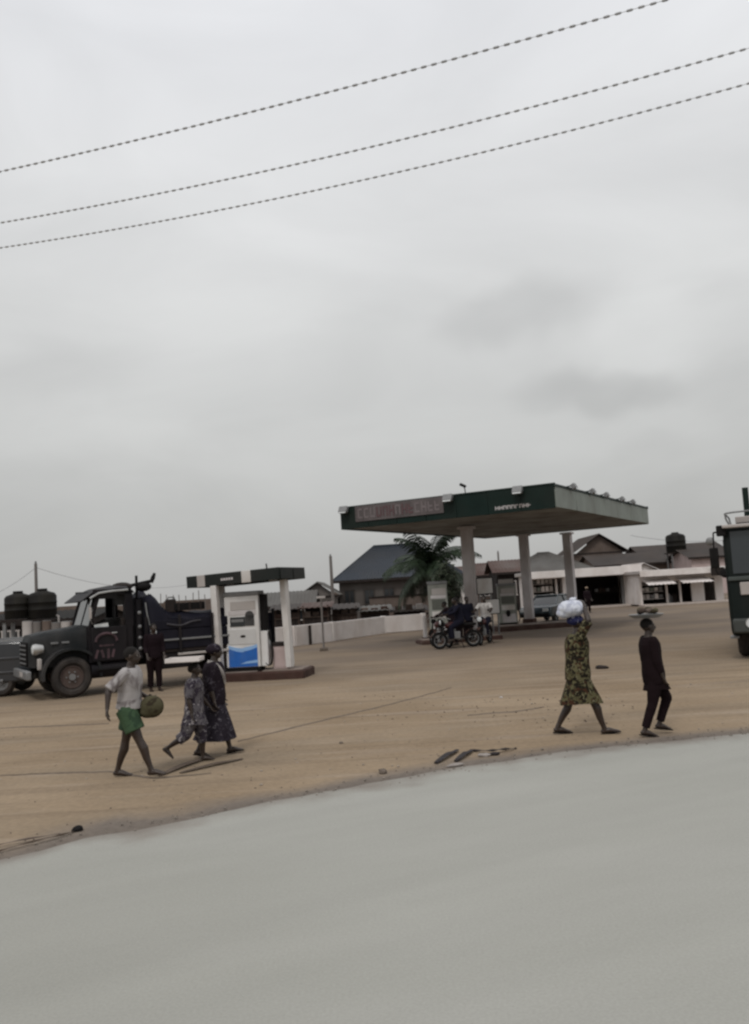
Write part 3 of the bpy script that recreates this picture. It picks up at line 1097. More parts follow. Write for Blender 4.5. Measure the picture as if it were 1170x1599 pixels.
def old_truck():
    """local x = rearwards, y = away from the camera, z up; origin under the near front wheel's outer face"""
    t = thing('truck', 'old black bonneted truck with painted door and tarpaulin load behind the pump', 'truck', (tp.x, tp.y, 0), TRZ)
    WD = 2.2
    wheel('wheel', t, (0, 0.16, 0.5), 0.5, 0.28)
    wheel('wheel', t, (0, WD - 0.16, 0.5), 0.5, 0.28)
    for yy in (0.16, 0.46, WD - 0.46, WD - 0.16):
        wheel('wheel', t, (4.2, yy, 0.5), 0.5, 0.26)
    MB().box((2.4, 0.65, 0.72), (6.1, 0.12, 0.22)).box((2.4, WD - 0.65, 0.72), (6.1, 0.12, 0.22)).cyl((0, WD / 2, 0.5), 0.07, WD - 0.5, 'Y', 10) \
        .cyl((4.2, WD / 2, 0.5), 0.08, WD - 0.6, 'Y', 10).build('chassis', M_black, t, smooth=False)
    # bonnet: rounded loft, narrowing to the front
    vs, fs = [], []
    rings = [(-0.92, 0.62, 0.80, 1.40), (-0.86, 0.68, 0.78, 1.56), (-0.5, 0.74, 0.76, 1.63), (0.0, 0.80, 0.8, 1.68), (0.42, 0.86, 0.85, 1.73)]
    n = 14
    for x, hw, zb, zt in rings:
        for j in range(n):
            a_ = PI * j / (n - 1)
            ca, sa = math.cos(a_), math.sin(a_)
            yy = WD / 2 - hw * math.copysign(abs(ca) ** 0.30, ca)
            zz = zb + (zt - zb) * abs(sa) ** 0.24
            vs.append((x, yy, zz))
    for i in range(len(rings) - 1):
        for j in range(n - 1):
            p = i * n + j
            fs.append((p, p + 1, p + n + 1, p + n))
    fs.append(tuple(range(n)))
    fs.append(tuple(reversed(range((len(rings) - 1) * n, len(rings) * n))))
    MB().add(vs, fs).build('bonnet', M_bonnet, t, angle=50)
    for i in range(3):
        boxo('bonnet_louvre', M_greymetal, t, (-0.35 + i * 0.26, WD / 2 - 0.79, 1.34), (0.18, 0.03, 0.05), 0.008)
    # wings over the wheels
    for sy, yc in ((0, 0.17), (1, WD - 0.17)):
        mb = MB()
        k = 12
        v2 = []
        for i in range(k + 1):
            an = math.radians(-8 + 196 * i / k)
            for rr in (0.60, 0.66):
                for yy in (yc - 0.19, yc + 0.30 * (1 if sy == 0 else -1) + (0.0 if sy == 0 else 0.0)):
                    v2.append((-math.cos(an) * rr * 1.08, yy, 0.55 + math.sin(an) * rr))
        f2 = []
        for i in range(k):
            p, q2 = i * 4, (i + 1) * 4
            f2 += [(p, p + 1, q2 + 1, q2), (p + 2, q2 + 2, q2 + 3, p + 3), (p, q2, q2 + 2, p + 2), (p + 1, p + 3, q2 + 3, q2 + 1)]
        f2 += [(0, 2, 3, 1), (k * 4, k * 4 + 1, k * 4 + 3, k * 4 + 2)]
        mb.add(v2, f2).build('wing', M_bonnet, t, angle=50)
    # front: grille, headlights, bumper
    g = MB().box((-0.94, WD / 2, 1.1), (0.05, 0.95, 0.6)).build('grille', M_black, t, bevel=0.02)
    for i in range(5):
        boxo('slat', M_greymetal, g, (-0.975, WD / 2, 0.88 + i * 0.11), (0.02, 0.88, 0.03))
    for yy in (0.30, WD - 0.30):
        hl = MB().tube([(-0.62, yy, 1.22), (-0.80, yy, 1.22), (-0.86, yy, 1.22)], [0.10, 0.14, 0.125], 16).build('headlight', M_chrome, t)
        MB().tube([(-0.862, yy, 1.22), (-0.885, yy, 1.22)], [0.12, 0.07], 16).build('lens', M_lamp, hl)
        MB().box((-0.72, yy - 0.05 if yy < 1 else yy + 0.05, 0.86), (0.1, 0.16, 0.28)).build('indicator', M_zinc, t, bevel=0.03)
    MB().box((-1.0, WD / 2, 0.62), (0.12, WD - 0.05, 0.22)).build('bumper', M_greymetal, t, bevel=0.03)
    boxo('number_plate', M_zinc, t, (-1.067, WD / 2 - 0.3, 0.63), (0.012, 0.45, 0.12), 0.003)
    # cab shell
    x0, x1 = 0.40, 1.52
    prof = [(x0, 0.80), (x1, 0.80), (x1, 2.50), (x1 - 0.12, 2.60), (x0 + 0.42, 2.60), (x0 + 0.30, 2.53), (x0 + 0.02, 1.75)]

    def side(yc, flip):
        mb = MB()
        # frame made of pillars and panels round an open window
        mb.box((x0 + 0.55, yc, 1.23), (1.08, 0.06, 0.86))
        mb.box((x1 - 0.10, yc, 2.08), (0.20, 0.06, 0.86))
        mb.box((x0 + 0.62, yc, 2.52), (0.95, 0.06, 0.14))
        mb.tube([(x0 + 0.04, yc, 1.66), (x0 + 0.30, yc, 2.52)], 0.045, 6)
        return mb
    side(0.05, 0).build('cab_side', M_truck, t, smooth=False)
    side(WD - 0.05, 1).build('cab_side', M_truck, t, smooth=False)
    MB().box((x1 - 0.03, WD / 2, 1.2), (0.06, WD - 0.16, 0.8)).box((x1 - 0.03, WD / 2, 2.35), (0.06, WD - 0.16, 0.35)) \
        .box((x1 - 0.03, 0.35, 1.9), (0.06, 0.5, 0.62)).box((x1 - 0.03, WD - 0.35, 1.9), (0.06, 0.5, 0.62)).build('cab_back', M_truck, t, smooth=False)
    MB().box((x0 + 0.03, WD / 2, 1.3), (0.06, WD - 0.16, 0.8)).build('bulkhead', M_truck, t, smooth=False)
    boxo('cab_floor', M_black, t, (x0 + 0.55, WD / 2, 0.84), (1.06, WD - 0.15, 0.06))
    MB().box((x0 + 0.74, WD / 2, 1.25), (0.5, WD - 0.3, 0.2)).box((x1 - 0.2, WD / 2, 1.55), (0.14, WD - 0.3, 0.62)).build('seat', M_dkbrown, t, bevel=0.04)
    MB().torus((0, 0, 0), 0.22, 0.018, 'Z', 20, 6).build('steering_wheel', M_black, t).matrix_local = \
        Matrix.Translation((x0 + 0.36, 0.65, 1.72)) @ Euler((0, -0.5, 0)).to_matrix().to_4x4()
    # roof with a rounded crown and a pale drip rail
    rings = []
    mb = MB()
    vs, fs = [], []
    n = 9
    for x, zz, hw in ((x0 + 0.14, 2.52, 1.06), (x0 + 0.35, 2.60, 1.09), (x0 + 0.75, 2.66, 1.10), (x1 - 0.1, 2.65, 1.10), (x1 + 0.04, 2.56, 1.06)):
        for j in range(n):
            s = -1 + 2 * j / (n - 1)
            vs.append((x, WD / 2 + hw * s, zz + 0.09 * (1 - abs(s) ** 3) - 0.05))
    for i in range(4):
        for j in range(n - 1):
            p = i * n + j
            fs.append((p, p + n, p + n + 1, p + 1))
    o = len(vs)
    vs += [(x, y, z - 0.06) for x, y, z in vs]
    fs += [tuple(reversed([i + o for i in f])) for f in fs]
    ring = [i for i in range(n)] + [k * n + n - 1 for k in range(1, 5)] + [4 * n + j for j in range(n - 2, -1, -1)] + [k * n for k in range(3, 0, -1)]
    for i in range(len(ring)):
        p, q2 = ring[i], ring[(i + 1) % len(ring)]
        fs.append((p, q2, q2 + o, p + o))
    MB().add(vs, fs).build('roof', M_truck, t, angle=45)
    MB().tube([(x0 + 0.06, -0.01, 2.38), (x0 + 0.28, -0.015, 2.50), (x0 + 0.6, -0.015, 2.535), (x1 - 0.12, -0.015, 2.55)], 0.028, 6).build('drip_rail', M_chrome, t)
    # sun visor
    MB().box((x0 + 0.02, WD / 2, 2.43), (0.42, WD - 0.1, 0.03), ry=-0.62).build('sun_visor', M_truck, t, bevel=0.01)
    # windscreen in two panes
    for k in range(2):
        MB().box((x0 + 0.17, WD / 2 + (-0.5 if k == 0 else 0.5), 2.09), (0.012, 0.94, 0.80), ry=0.30).build('windscreen_pane', M_glass, t, smooth=False)
    MB().box((x0 + 0.17, WD / 2, 2.09), (0.04, 0.05, 0.84), ry=0.30).build('windscreen_post', M_truck, t)
    # door with painted device
    d = MB().box((x0 + 0.50, -0.005, 1.24), (0.86, 0.05, 0.84)).build('door', M_truck, t, bevel=0.02)
    M_em = mat('door_paint_pink', (0.085, 0.052, 0.060), 0.8, 0.3, 12, dirt=(0.03, 0.02, 0.022), dirt_amt=0.9)
    pts = [(x0 + 0.42 + 0.26 * math.cos(a_), -0.036, 1.30 + 0.20 * math.sin(a_)) for a_ in [PI * i / 10 for i in range(11)]]
    MB().tube(pts, 0.035, 6).build('emblem_arch', M_em, d)
    MB().box((x0 + 0.42, -0.034, 1.20), (0.34, 0.012, 0.045)).build('emblem_bar', M_em, d)
    for k, (dx, tilt, hh) in enumerate(((-0.24, 0.3, 0.22), (-0.10, -0.25, 0.2), (0.04, 0.0, 0.24), (0.16, 0.25, 0.2))):
        MB().box((x0 + 0.42 + dx, -0.034, 1.0), (0.06, 0.012, hh), ry=tilt).build('painted_letter', M_em, d)
    MB().box((x0 + 0.62, -0.045, 1.5), (0.14, 0.03, 0.03)).build('handle', M_chrome, d, bevel=0.008)
    MB().box((x0 + 0.32, 0.02, 1.69), (0.34, 0.012, 0.10), ry=-0.1).build('window_glass', M_lamp, d)
    MB().box((x0 + 0.48, 0.0, 2.40), (0.5, 0.03, 0.1)).build('window_trim', M_black, t)
    # mirror on an arm
    mr = MB().tube([(x0 + 0.1, 0.0, 1.75), (x0 + 0.02, -0.16, 1.85), (x0 + 0.02, -0.18, 2.2), (x0 + 0.1, 0.0, 2.35)], 0.014, 6).build('mirror_arm', M_chrome, t)
    boxo('mirror', M_zinc, t, (x0 + 0.02, -0.19, 2.02), (0.04, 0.14, 0.28), 0.01)
    boxo('step', M_black, t, (x0 + 0.5, 0.02, 0.62), (0.7, 0.2, 0.05), 0.01)
    MB().cyl((x0 + 0.5, 0.16, 0.60), 0.19, 0.9, 'X', 16).build('fuel_tank', M_truck, t)
    # stack behind the cab with pale fittings
    MB().tube([(1.68, 0.10, 0.8), (1.68, 0.10, 2.3)], 0.09, 12).build('air_stack', M_truck, t)
    for zz in (1.05, 1.32, 1.6, 1.95):
        MB().ball((1.67, 0.0, zz), (0.05, 0.04, 0.05), 8, 6).build('fitting', M_greymetal, t)
    MB().tube(smooth_path([(1.84, 0.02, 2.2), (1.86, -0.02, 1.9), (1.93, -0.02, 1.55), (1.95, 0.0, 1.25)], 4), 0.02, 6).build('hose', M_greymetal, t)
    boxo('lamp', M_lamp, t, (2.02, -0.03, 1.38), (0.12, 0.05, 0.22), 0.02)
    # body
    bx0, bx1 = 1.82, 5.3
    MB().box(((bx0 + bx1) / 2, WD / 2, 0.93), (bx1 - bx0, WD, 0.08)).build('bed_floor', M_dkbrown, t, bevel=0.01)
    for k in range(4):
        xa = bx0 + (bx1 - bx0) * k / 4
        for yy, nm in ((0.0, 'side_board'), (WD, 'side_board')):
            for r in range(3):
                MB().box((xa + (bx1 - bx0) / 8, yy + random.uniform(-.01, .01), 1.09 + r * 0.255), ((bx1 - bx0) / 4 - 0.05, 0.05, 0.235)).build(nm, M_navy, t, bevel=0.01)
    for k in range(5):
        boxo('stake', M_truck, t, (bx0 + (bx1 - bx0) * k / 4, -0.04, 1.36), (0.07, 0.06, 0.95), 0.008)
    boxo('tail_board', M_navy, t, (bx1, WD / 2, 1.36), (0.06, WD - 0.1, 0.74), 0.01)
    boxo('head_board', M_navy, t, (bx0, WD / 2, 1.65), (0.06, WD - 0.1, 1.4), 0.01)
    boxo('rub_rail', M_greymetal, t, ((bx0 + bx1) / 2 + 0.1, -0.045, 1.21), (bx1 - bx0 - 0.6, 0.03, 0.05), 0.008)
    boxo('lower_rail', M_zinc, t, ((bx0 + bx1) / 2 + 0.35, -0.02, 0.83), (bx1 - bx0 - 0.9, 0.05, 0.06), 0.008)
    boxo('tool_box', M_truck, t, (2.55, 0.2, 0.68), (0.9, 0.35, 0.40), 0.02)
    # tarpaulin load: lumpy sheet
    nx, ny = 26, 16
    vs, fs = [], []
    for i in range(nx + 1):
        for j in range(ny + 1):
            sx, sy = i / nx, j / ny
            x = bx0 + 0.02 + (bx1 - bx0 - 0.1) * sx
            y = 0.06 + (WD - 0.12) * sy
            e = min(1, min(sy, 1 - sy) * 5, (1 - sx) * 9)
            z = 1.72 + 0.15 * e + 0.14 * noise2(x * 1.6, y * 1.6, 2) * e + 0.62 * math.exp(-((x - 2.05) / 0.32) ** 2) * (0.6 + 0.4 * e) * (1 + 0.3 * noise2(x * 3, y * 3, 1)) \
                + 0.03 * noise2(x * 7, y * 7, 1)
            vs.append((x, y, z))
    for i in range(nx):
        for j in range(ny):
            p = i * (ny + 1) + j
            fs.append((p, p + ny + 1, p + ny + 2, p + 1))
    o = len(vs)
    vs += [(x, y, 1.0) for x, y, z in vs]
    fs += [tuple(reversed([k + o for k in f])) for f in fs]
    rim = [i * (ny + 1) for i in range(nx + 1)] + [nx * (ny + 1) + j for j in range(1, ny + 1)] + [i * (ny + 1) + ny for i in range(nx - 1, -1, -1)] + [j for j in range(ny - 1, 0, -1)]
    for i in range(len(rim)):
        p, q2 = rim[i], rim[(i + 1) % len(rim)]
        fs.append((q2, p, p + o, q2 + o))
    MB().add(vs, fs).build('tarpaulin', M_navy, t, angle=60)
    MB().tube(smooth_path([(2.35, -0.05, 1.62), (2.7, -0.07, 1.56), (3.0, -0.06, 1.64), (3.25, -0.05, 1.66)], 4), 0.022, 6).build('rope', mat('old_rope', (0.055, 0.052, 0.058), .9, .3, 9), t)
    return t


old_truck()


def on_truck(x, y, z):
    c, s = math.cos(TRZ), math.sin(TRZ)
    return Vector((tp.x + x * c - y * s, tp.y + x * s + y * c, z))


for nm, lab, (x, y, z), m in (('crate', 'flat black crate riding on top of the truck tarpaulin', (3.1, 0.7, 1.96), M_black),
                              ('jerrycan', 'dark jerrycan lashed upright behind the truck cab load', (2.62, 0.45, 2.02), M_dkbrown)):
    t = thing(nm, lab, nm, on_truck(x, y, z), TRZ)
    if nm == 'crate':
        boxo('box', m, t, (0, 0, 0.08), (0.85, 0.7, 0.2), .02)
        for k in range(3):
            boxo('batten', M_dkbrown, t, (-.3 + .3 * k, -.36, 0.08), (.06, .03, .22))
    else:
        boxo('can', m, t, (0, 0, 0.05), (0.26, 0.18, 0.36), .03)
        MB().tube([(-.08, 0, .22), (-.06, 0, .28), (.06, 0, .28), (.08, 0, .22)], .014, 6).build('handle', m, t)
        MB().cyl((.09, 0, .26), .03, .05, 'Z', 8).build('cap', M_greymetal, t)

# loose gear roped on top of the truck
t = thing('pipe_bundle', 'dark bent pipes and horn lashed on top behind the truck cab', 'pipes', on_truck(1.75, 0.6, 2.62), TRZ)
MB().tube([(-0.25, 0, 0.02), (0.2, 0, 0.10), (0.45, 0, 0.14)], 0.045, 8).build('pipe', M_black, t)
MB().tube([(0.05, 0.1, -0.35), (0.06, 0.1, 0.3)], 0.035, 8).build('pipe', M_black, t)
MB().tube([(0.42, 0, 0.1), (0.47, 0, 0.22), (0.52, 0, 0.34)], [0.05, 0.06, 0.035], 8).build('horn', M_black, t)
MB().ball((0.22, 0.05, 0.0), (0.22, 0.16, 0.13), 10, 7).build('bundle', M_black, t)
MB().ball((-0.35, 0.0, 0.02), (0.28, 0.3, 0.12), 10, 7).build('sack', M_dkbrown, t)


def pickup():
    p = at(58, 1086)
    t = thing('pickup', 'dark slate pickup cut off by the picture edge ahead of the truck', 'pickup', (p.x, p.y + 0.2, 0), math.radians(4))
    # local x=0 tail at right, going -x to the nose
    WD = 1.85
    vs = [(-0.02, 0.42), (-0.05, 0.75), (-0.02, 1.34), (-0.10, 1.40), (-1.75, 1.41), (-1.8, 1.32), (-5.2, 1.16), (-5.35, 0.95), (-5.35, 0.45), (-4.9, 0.36), (-0.3, 0.36)]
    mb = MB()
    n = len(vs)
    rows = [(0.0, 0.0, 0.0), (0.0, 0.05, -0.0), (WD, -0.05, 0), (WD, 0, 0)]
    mb.prism(vs, 0.0, WD)
    mb.build('body', M_slate, t, bevel=0.05)
    cab = MB()
    a_ = [(-1.78, 0.08), (-1.78, WD - 0.08), (-4.1, WD - 0.08), (-4.1, 0.08)]
    b_ = [(-1.95, 0.24), (-1.95, WD - 0.24), (-3.4, WD - 0.24), (-3.4, 0.24)]
    cab.add([(x, y, 1.30) for x, y in a_] + [(x, y, 1.80) for x, y in b_],
            [(3, 2, 1, 0), (4, 5, 6, 7), (0, 1, 5, 4), (1, 2, 6, 5), (2, 3, 7, 6), (3, 0, 4, 7)])
    cab.build('cab', M_slate, t, bevel=0.04)
    for k, (xa, xb) in enumerate(((-1.92, -2.6), (-2.66, -3.55))):
        MB().add([(xa, 0.105, 1.38), (xb, 0.105, 1.38), (xb + 0.18, 0.19, 1.72), (xa - 0.12, 0.19, 1.72)], [(3, 2, 1, 0)]).build('side_window', M_glass, t, smooth=False)
    for xx in (-1.0, -4.35):
        for yy in (0.12, WD - 0.12):
            wheel('wheel', t, (xx, yy, 0.36), 0.36, 0.24, hubm=M_greymetal)
    MB().box((0.02, WD / 2, 0.52), (0.14, WD - 0.06, 0.18)).build('rear_bumper', M_black, t, bevel=0.03)
    for yy in (0.14, WD - 0.14):
        MB().box((0.0, yy, 1.02), (0.06, 0.16, 0.38)).build('tail_light', mat('tail_red', (0.10, 0.012, 0.012), 0.3, 0.1, 5), t, bevel=0.015)
    for zz, hh in ((1.44, 0.05),):
        MB().box((-0.95, 0.03, zz), (1.7, 0.06, hh)).box((-0.95, WD - 0.03, zz), (1.7, 0.06, hh)).build('bed_rail', M_greymetal, t, bevel=0.01)
    for zz in (0.98, 0.62):
        MB().box((-2.6, -0.012, zz), (4.9, 0.03, 0.06)).build('side_moulding', M_slate, t, bevel=0.012)
    MB().box((-2.4, 0.0, 0.42), (3.0, 0.12, 0.07)).build('side_step', M_greymetal, t, bevel=0.02)


pickup()


def right_truck():
    p = at(1147, 1031)
    t = thing('lorry', 'tall dark green lorry with mirrors and roof rail at the right edge', 'lorry', (p.x, p.y, 0), math.radians(-24))
    # front faces -y, local x from 0 (left edge) to 2.4
    WD = 2.45
    zf = 0.55
    prof = [(0.0, zf + 0.15), (0.0, 1.95), (0.08, 3.05), (0.22, 3.20), (1.9, 3.22), (2.0, 3.1), (2.0, zf + 0.1), (0.2, zf)]   # (depth, z)
    vs = [(0.0, y, z) for y, z in prof] + [(WD, y, z) for y, z in prof]
    n = len(prof)
    fs = [tuple(reversed(range(n))), tuple(range(n, 2 * n))]
    for i in range(n):
        j = (i + 1) % n
        fs.append((i, j, n + j, n + i))
    MB().add(vs, fs).build('cab', M_grtruck, t, bevel=0.15)
    M_ws = mat('windscreen', (0.03, 0.036, 0.04), 0.2, 0.1, 2, spec=0.5)
    for k in range(2):
        x0, x1 = (0.16, WD / 2 - 0.03) if k == 0 else (WD / 2 + 0.03, WD - 0.16)
        MB().add([(x0, -0.012 + 0.0, 2.02), (x1, -0.012, 2.02), (x1, 0.062, 3.02), (x0, 0.062, 3.02), (x0, 0.02, 2.02), (x1, 0.02, 2.02), (x1, 0.095, 3.02), (x0, 0.095, 3.02)],
                 [(0, 1, 2, 3), (7, 6, 5, 4), (0, 4, 5, 1), (1, 5, 6, 2), (2, 6, 7, 3), (3, 7, 4, 0)]).build('windscreen_pane', M_ws, t, smooth=False)
    boxo('visor', M_zinc, t, (WD / 2, -0.02, 3.14), (WD - 0.02, 0.22, 0.08), 0.02)
    boxo('waist_band', mat('truck_band', (0.06, 0.07, 0.066), 0.5, 0.2, 2), t, (WD / 2, -0.02, 1.90), (WD - 0.06, 0.07, 0.10), 0.02)
    g = boxo('grille', M_black, t, (WD / 2, -0.02, 1.25), (1.3, 0.06, 0.7), 0.02)
    for i in range(6):
        boxo('slat', M_grtruck, g, (WD / 2, -0.06, 1.0 + i * 0.1), (1.24, 0.02, 0.04))
    for xx in (0.45, WD - 0.45):
        MB().box((xx, -0.02, 1.66), (0.34, 0.06, 0.30)).build('badge_plate', M_zinc, t, bevel=0.02)
        hl = MB().cyl((xx, -0.20, 0.86), 0.12, 0.08, 'Y', 16).build('headlight', M_chrome, t)
        MB().cyl((xx, -0.245, 0.86), 0.10, 0.02, 'Y', 16).build('lens', M_lamp, hl)
    MB().box((WD / 2, -0.10, 0.80), (WD - 0.1, 0.22, 0.34)).build('bumper', mat('bumper_grey', (0.05, 0.054, 0.05), 0.6, 0.2, 3), t, bevel=0.05)
    for xx in (0.22, WD - 0.22):
        wheel('wheel', t, (0, 0, 0), 0.52, 0.28).matrix_local = Matrix.Translation((xx, 1.0, 0.52)) @ Matrix.Rotation(-PI / 2 if xx < 1 else PI / 2, 4, 'Z')
        wheel('wheel', t, (0, 0, 0), 0.52, 0.28).matrix_local = Matrix.Translation((xx, 5.0, 0.52)) @ Matrix.Rotation(-PI / 2 if xx < 1 else PI / 2, 4, 'Z')
    MB().box((0.75, 3.6, 0.72), (0.12, 6.4, 0.22)).box((WD - 0.75, 3.6, 0.72), (0.12, 6.4, 0.22)).build('chassis', M_black, t, smooth=False)
    # mirrors on a tubular bracket at the near left corner
    MB().tube(smooth_path([(0.02, 0.1, 3.0), (-0.16, -0.05, 3.02), (-0.20, -0.08, 2.9), (-0.20, -0.08, 2.1), (0.0, 0.05, 2.0)], 4), 0.02, 6).build('mirror_bracket', M_black, t)
    MB().box((-0.22, -0.06, 2.42), (0.20, 0.08, 0.48)).build('mirror', M_black, t, bevel=0.03)
    MB().ball((-0.28, -0.06, 2.82), (0.10, 0.05, 0.10), 10, 7).build('round_mirror', M_greymetal, t)
    MB().box((-0.02, 0.0, 3.05), (0.22, 0.1, 0.26)).build('marker_lamp', M_black, t, bevel=0.03)
    # roof rail
    rl = MB()
    for zz in (3.45,):
        rl.tube(smooth_path([(0.16, 0.25, 3.2), (0.10, 0.22, 3.40), (0.3, 0.2, 3.48), (WD - 0.3, 0.2, 3.48), (WD - 0.1, 0.22, 3.4), (WD - 0.16, 0.25, 3.2)], 4), 0.022, 6)
    rl.tube([(0.16, 1.6, 3.2), (0.12, 1.6, 3.42), (0.12, 0.24, 3.42)], 0.02, 6)
    rl.build('roof_rail', M_greymetal, t)
    boxo('roof_box', M_zinc, t, (0.9, 0.7, 3.30), (1.2, 0.5, 0.16), 0.02)
    # cargo body with tall corner post
    MB().box((WD / 2, 4.6, 1.95), (WD, 4.8, 2.1)).build('cargo_body', M_grtruck, t, bevel=0.03)
    MB().cyl((0.55, 2.08, 2.6), 0.075, 3.2, 'Z', 10).build('exhaust_stack', M_green, t)
    # side steps and door
    boxo('door', M_grtruck, t, (-0.012, 0.95, 1.9), (0.03, 1.0, 1.9), 0.01)
    boxo('step', M_greymetal, t, (0.05, 0.35, 0.52), (0.2, 0.4, 0.06), 0.01)


right_truck()


def teal_car():
    p = at(868, 972)
    t = thing('car', 'teal saloon car parked on the forecourt beyond the canopy island', 'car', (p.x + 0.0, p.y + 1.2, 0), math.radians(57))
    L_, WD = 4.2, 1.68
    prof = [(-2.1, 0.35), (-2.12, 0.62), (-2.0, 0.86), (-1.0, 0.97), (-0.35, 1.40), (0.85, 1.42), (1.45, 1.02), (2.05, 0.95), (2.1, 0.6), (2.08, 0.35)]
    low = [(-2.1, 0.33), (-2.12, 0.62), (-2.0, 0.84), (-1.05, 0.94), (1.48, 0.98), (2.05, 0.92), (2.1, 0.6), (2.08, 0.33)]
    MB().prism(low, -WD / 2, WD / 2).build('body', M_teal, t, bevel=0.07)
    a_ = [(-1.05, -0.76), (1.5, -0.76), (1.5, 0.76), (-1.05, 0.76)]
    b_ = [(-0.32, -0.60), (0.88, -0.60), (0.88, 0.60), (-0.32, 0.60)]
    MB().add([(x, y, 0.93) for x, y in a_] + [(x, y, 1.36) for x, y in b_],
             [(3, 2, 1, 0), (4, 5, 6, 7), (0, 1, 5, 4), (1, 2, 6, 5), (2, 3, 7, 6), (3, 0, 4, 7)]).build('glasshouse', M_glass, t, bevel=0.03)
    MB().box((0.28, 0, 1.385), (1.28, 1.24, 0.07)).build('roof', M_teal, t, bevel=0.03)
    for sy in (-1, 1):
        for xa, xb in ((-1.05, -0.32), (1.5, 0.88), (0.26, 0.28)):
            MB().tube([(xa, sy * 0.765, 0.94), (xb, sy * 0.61, 1.38)], 0.035, 6).build('pillar', M_teal, t)
    for xx in (-1.3, 1.28):
        for yy in (-WD / 2 + 0.08, WD / 2 - 0.08):
            wheel('wheel', t, (xx, yy, 0.31), 0.31, 0.2, hubm=M_greymetal)
    for yy in (-0.6, 0.6):
        MB().box((-2.1, yy, 0.70), (0.08, 0.3, 0.15)).build('headlight', M_lamp, t, bevel=0.02)
        MB().box((2.08, yy, 0.72), (0.06, 0.3, 0.15)).build('tail_light', mat('tail_red', (0.1, 0.012, 0.012)), t, bevel=0.02)
    MB().box((-2.1, 0, 0.45), (0.12, WD - 0.1, 0.16)).build('bumper', M_black, t, bevel=0.03)


teal_car()


def motorbike(label, loc, rz):
    """faces +x"""
    t = thing('motorcycle', label, 'motorcycle', loc, rz, 'motorcycles waiting at the pump')
    for xx in (-0.62, 0.62):
        w = MB().torus((xx, 0, 0.30), 0.25, 0.05, 'Y', 24, 8).build('wheel', M_black, t)
        r = MB().torus((xx, 0, 0.30), 0.195, 0.018, 'Y', 20, 6)
        for i in range(8):
            an = PI * 2 * i / 8
            r.tube([(xx, 0, 0.3), (xx + 0.19 * math.cos(an), 0, 0.3 + 0.19 * math.sin(an))], 0.006, 4)
        r.cyl((xx, 0, 0.3), 0.05, 0.12, 'Y', 10)
        r.build('rim', M_greymetal, w)
        k = 9
        f = []
        for i in range(k):
            an = math.radians(20 + 125 * i / (k - 1)) if xx > 0 else math.radians(35 + 130 * i / (k - 1))
            f.append((xx + 0.34 * math.cos(an), 0, 0.30 + 0.34 * math.sin(an)))
        MB().tube(f, [(0.012, 0.065)] * k, 8, ax=None).build('mudguard', M_redbrown, t)
    fr = MB()
    fr.tube([(0.44, 0, 0.88), (0.10, 0, 0.42), (-0.15, 0, 0.38)], 0.022, 6).tube([(0.42, 0, 0.80), (-0.2, 0, 0.68), (-0.68, 0, 0.70)], 0.022, 6)
    for sy in (-1, 1):
        fr.tube([(-0.15, 0.08 * sy, 0.38), (-0.62, 0.08 * sy, 0.30)], 0.02, 6).tube([(-0.62, 0.10 * sy, 0.30), (-0.48, 0.10 * sy, 0.68)], 0.025, 6)
        fr.tube([(0.62, 0.075 * sy, 0.30), (0.43, 0.075 * sy, 0.92)], 0.024, 6)
    fr.build('frame', M_black, t)
    MB().ball((0.14, 0, 0.80), (0.27, 0.13, 0.12), 14, 9).build('fuel_tank', mat('bike_red', (0.05, 0.012, 0.012), 0.35, 0.1, 3), t)
    MB().box((-0.38, 0, 0.80), (0.72, 0.25, 0.10)).build('seat', M_black, t, bevel=0.04)
    MB().box((0.02, 0, 0.45), (0.30, 0.22, 0.26)).box((0.09, 0, 0.62), (0.14, 0.16, 0.16), ry=0.3).build('engine', M_greymetal, t, bevel=0.03)
    MB().tube([(0.12, -0.12, 0.42), (-0.1, -0.14, 0.30), (-0.75, -0.15, 0.36)], [0.02, 0.03, 0.045], 8).build('exhaust', M_chrome, t)
    MB().tube([(0.30, -0.36, 1.02), (0.40, -0.22, 1.06), (0.43, 0, 1.0), (0.40, 0.22, 1.06), (0.30, 0.36, 1.02)], 0.013, 6).build('handlebar', M_chrome, t)
    h = MB().tube([(0.46, 0, 0.92), (0.56, 0, 0.92)], [0.075, 0.095], 14).build('headlight', M_black, t)
    MB().tube([(0.561, 0, 0.92), (0.575, 0, 0.92)], [0.085, 0.06], 14).build('lens', M_lamp, h)
    for sy in (-1, 1):
        MB().tube([(0.35, 0.25 * sy, 1.05), (0.36, 0.30 * sy, 1.2)], 0.007, 5).ball((0.355, 0.30 * sy, 1.23), (0.012, 0.05, 0.035), 8, 6).build('mirror', M_black, t)
    MB().tube([(-0.1, 0.1, 0.3), (-0.18, 0.28, 0.01)], 0.014, 5).build('side_stand', M_black, t)
    return t


# ------------------------------------------------------------------ people
def rotY(v, a):
    """rotate forward (towards +x) by angle a about the y axis for a downward vector"""
    c, s = math.cos(a), math.sin(a)
    return Vector((v.x * c - v.z * s, v.y, v.x * s + v.z * c))


R_ = math.radians


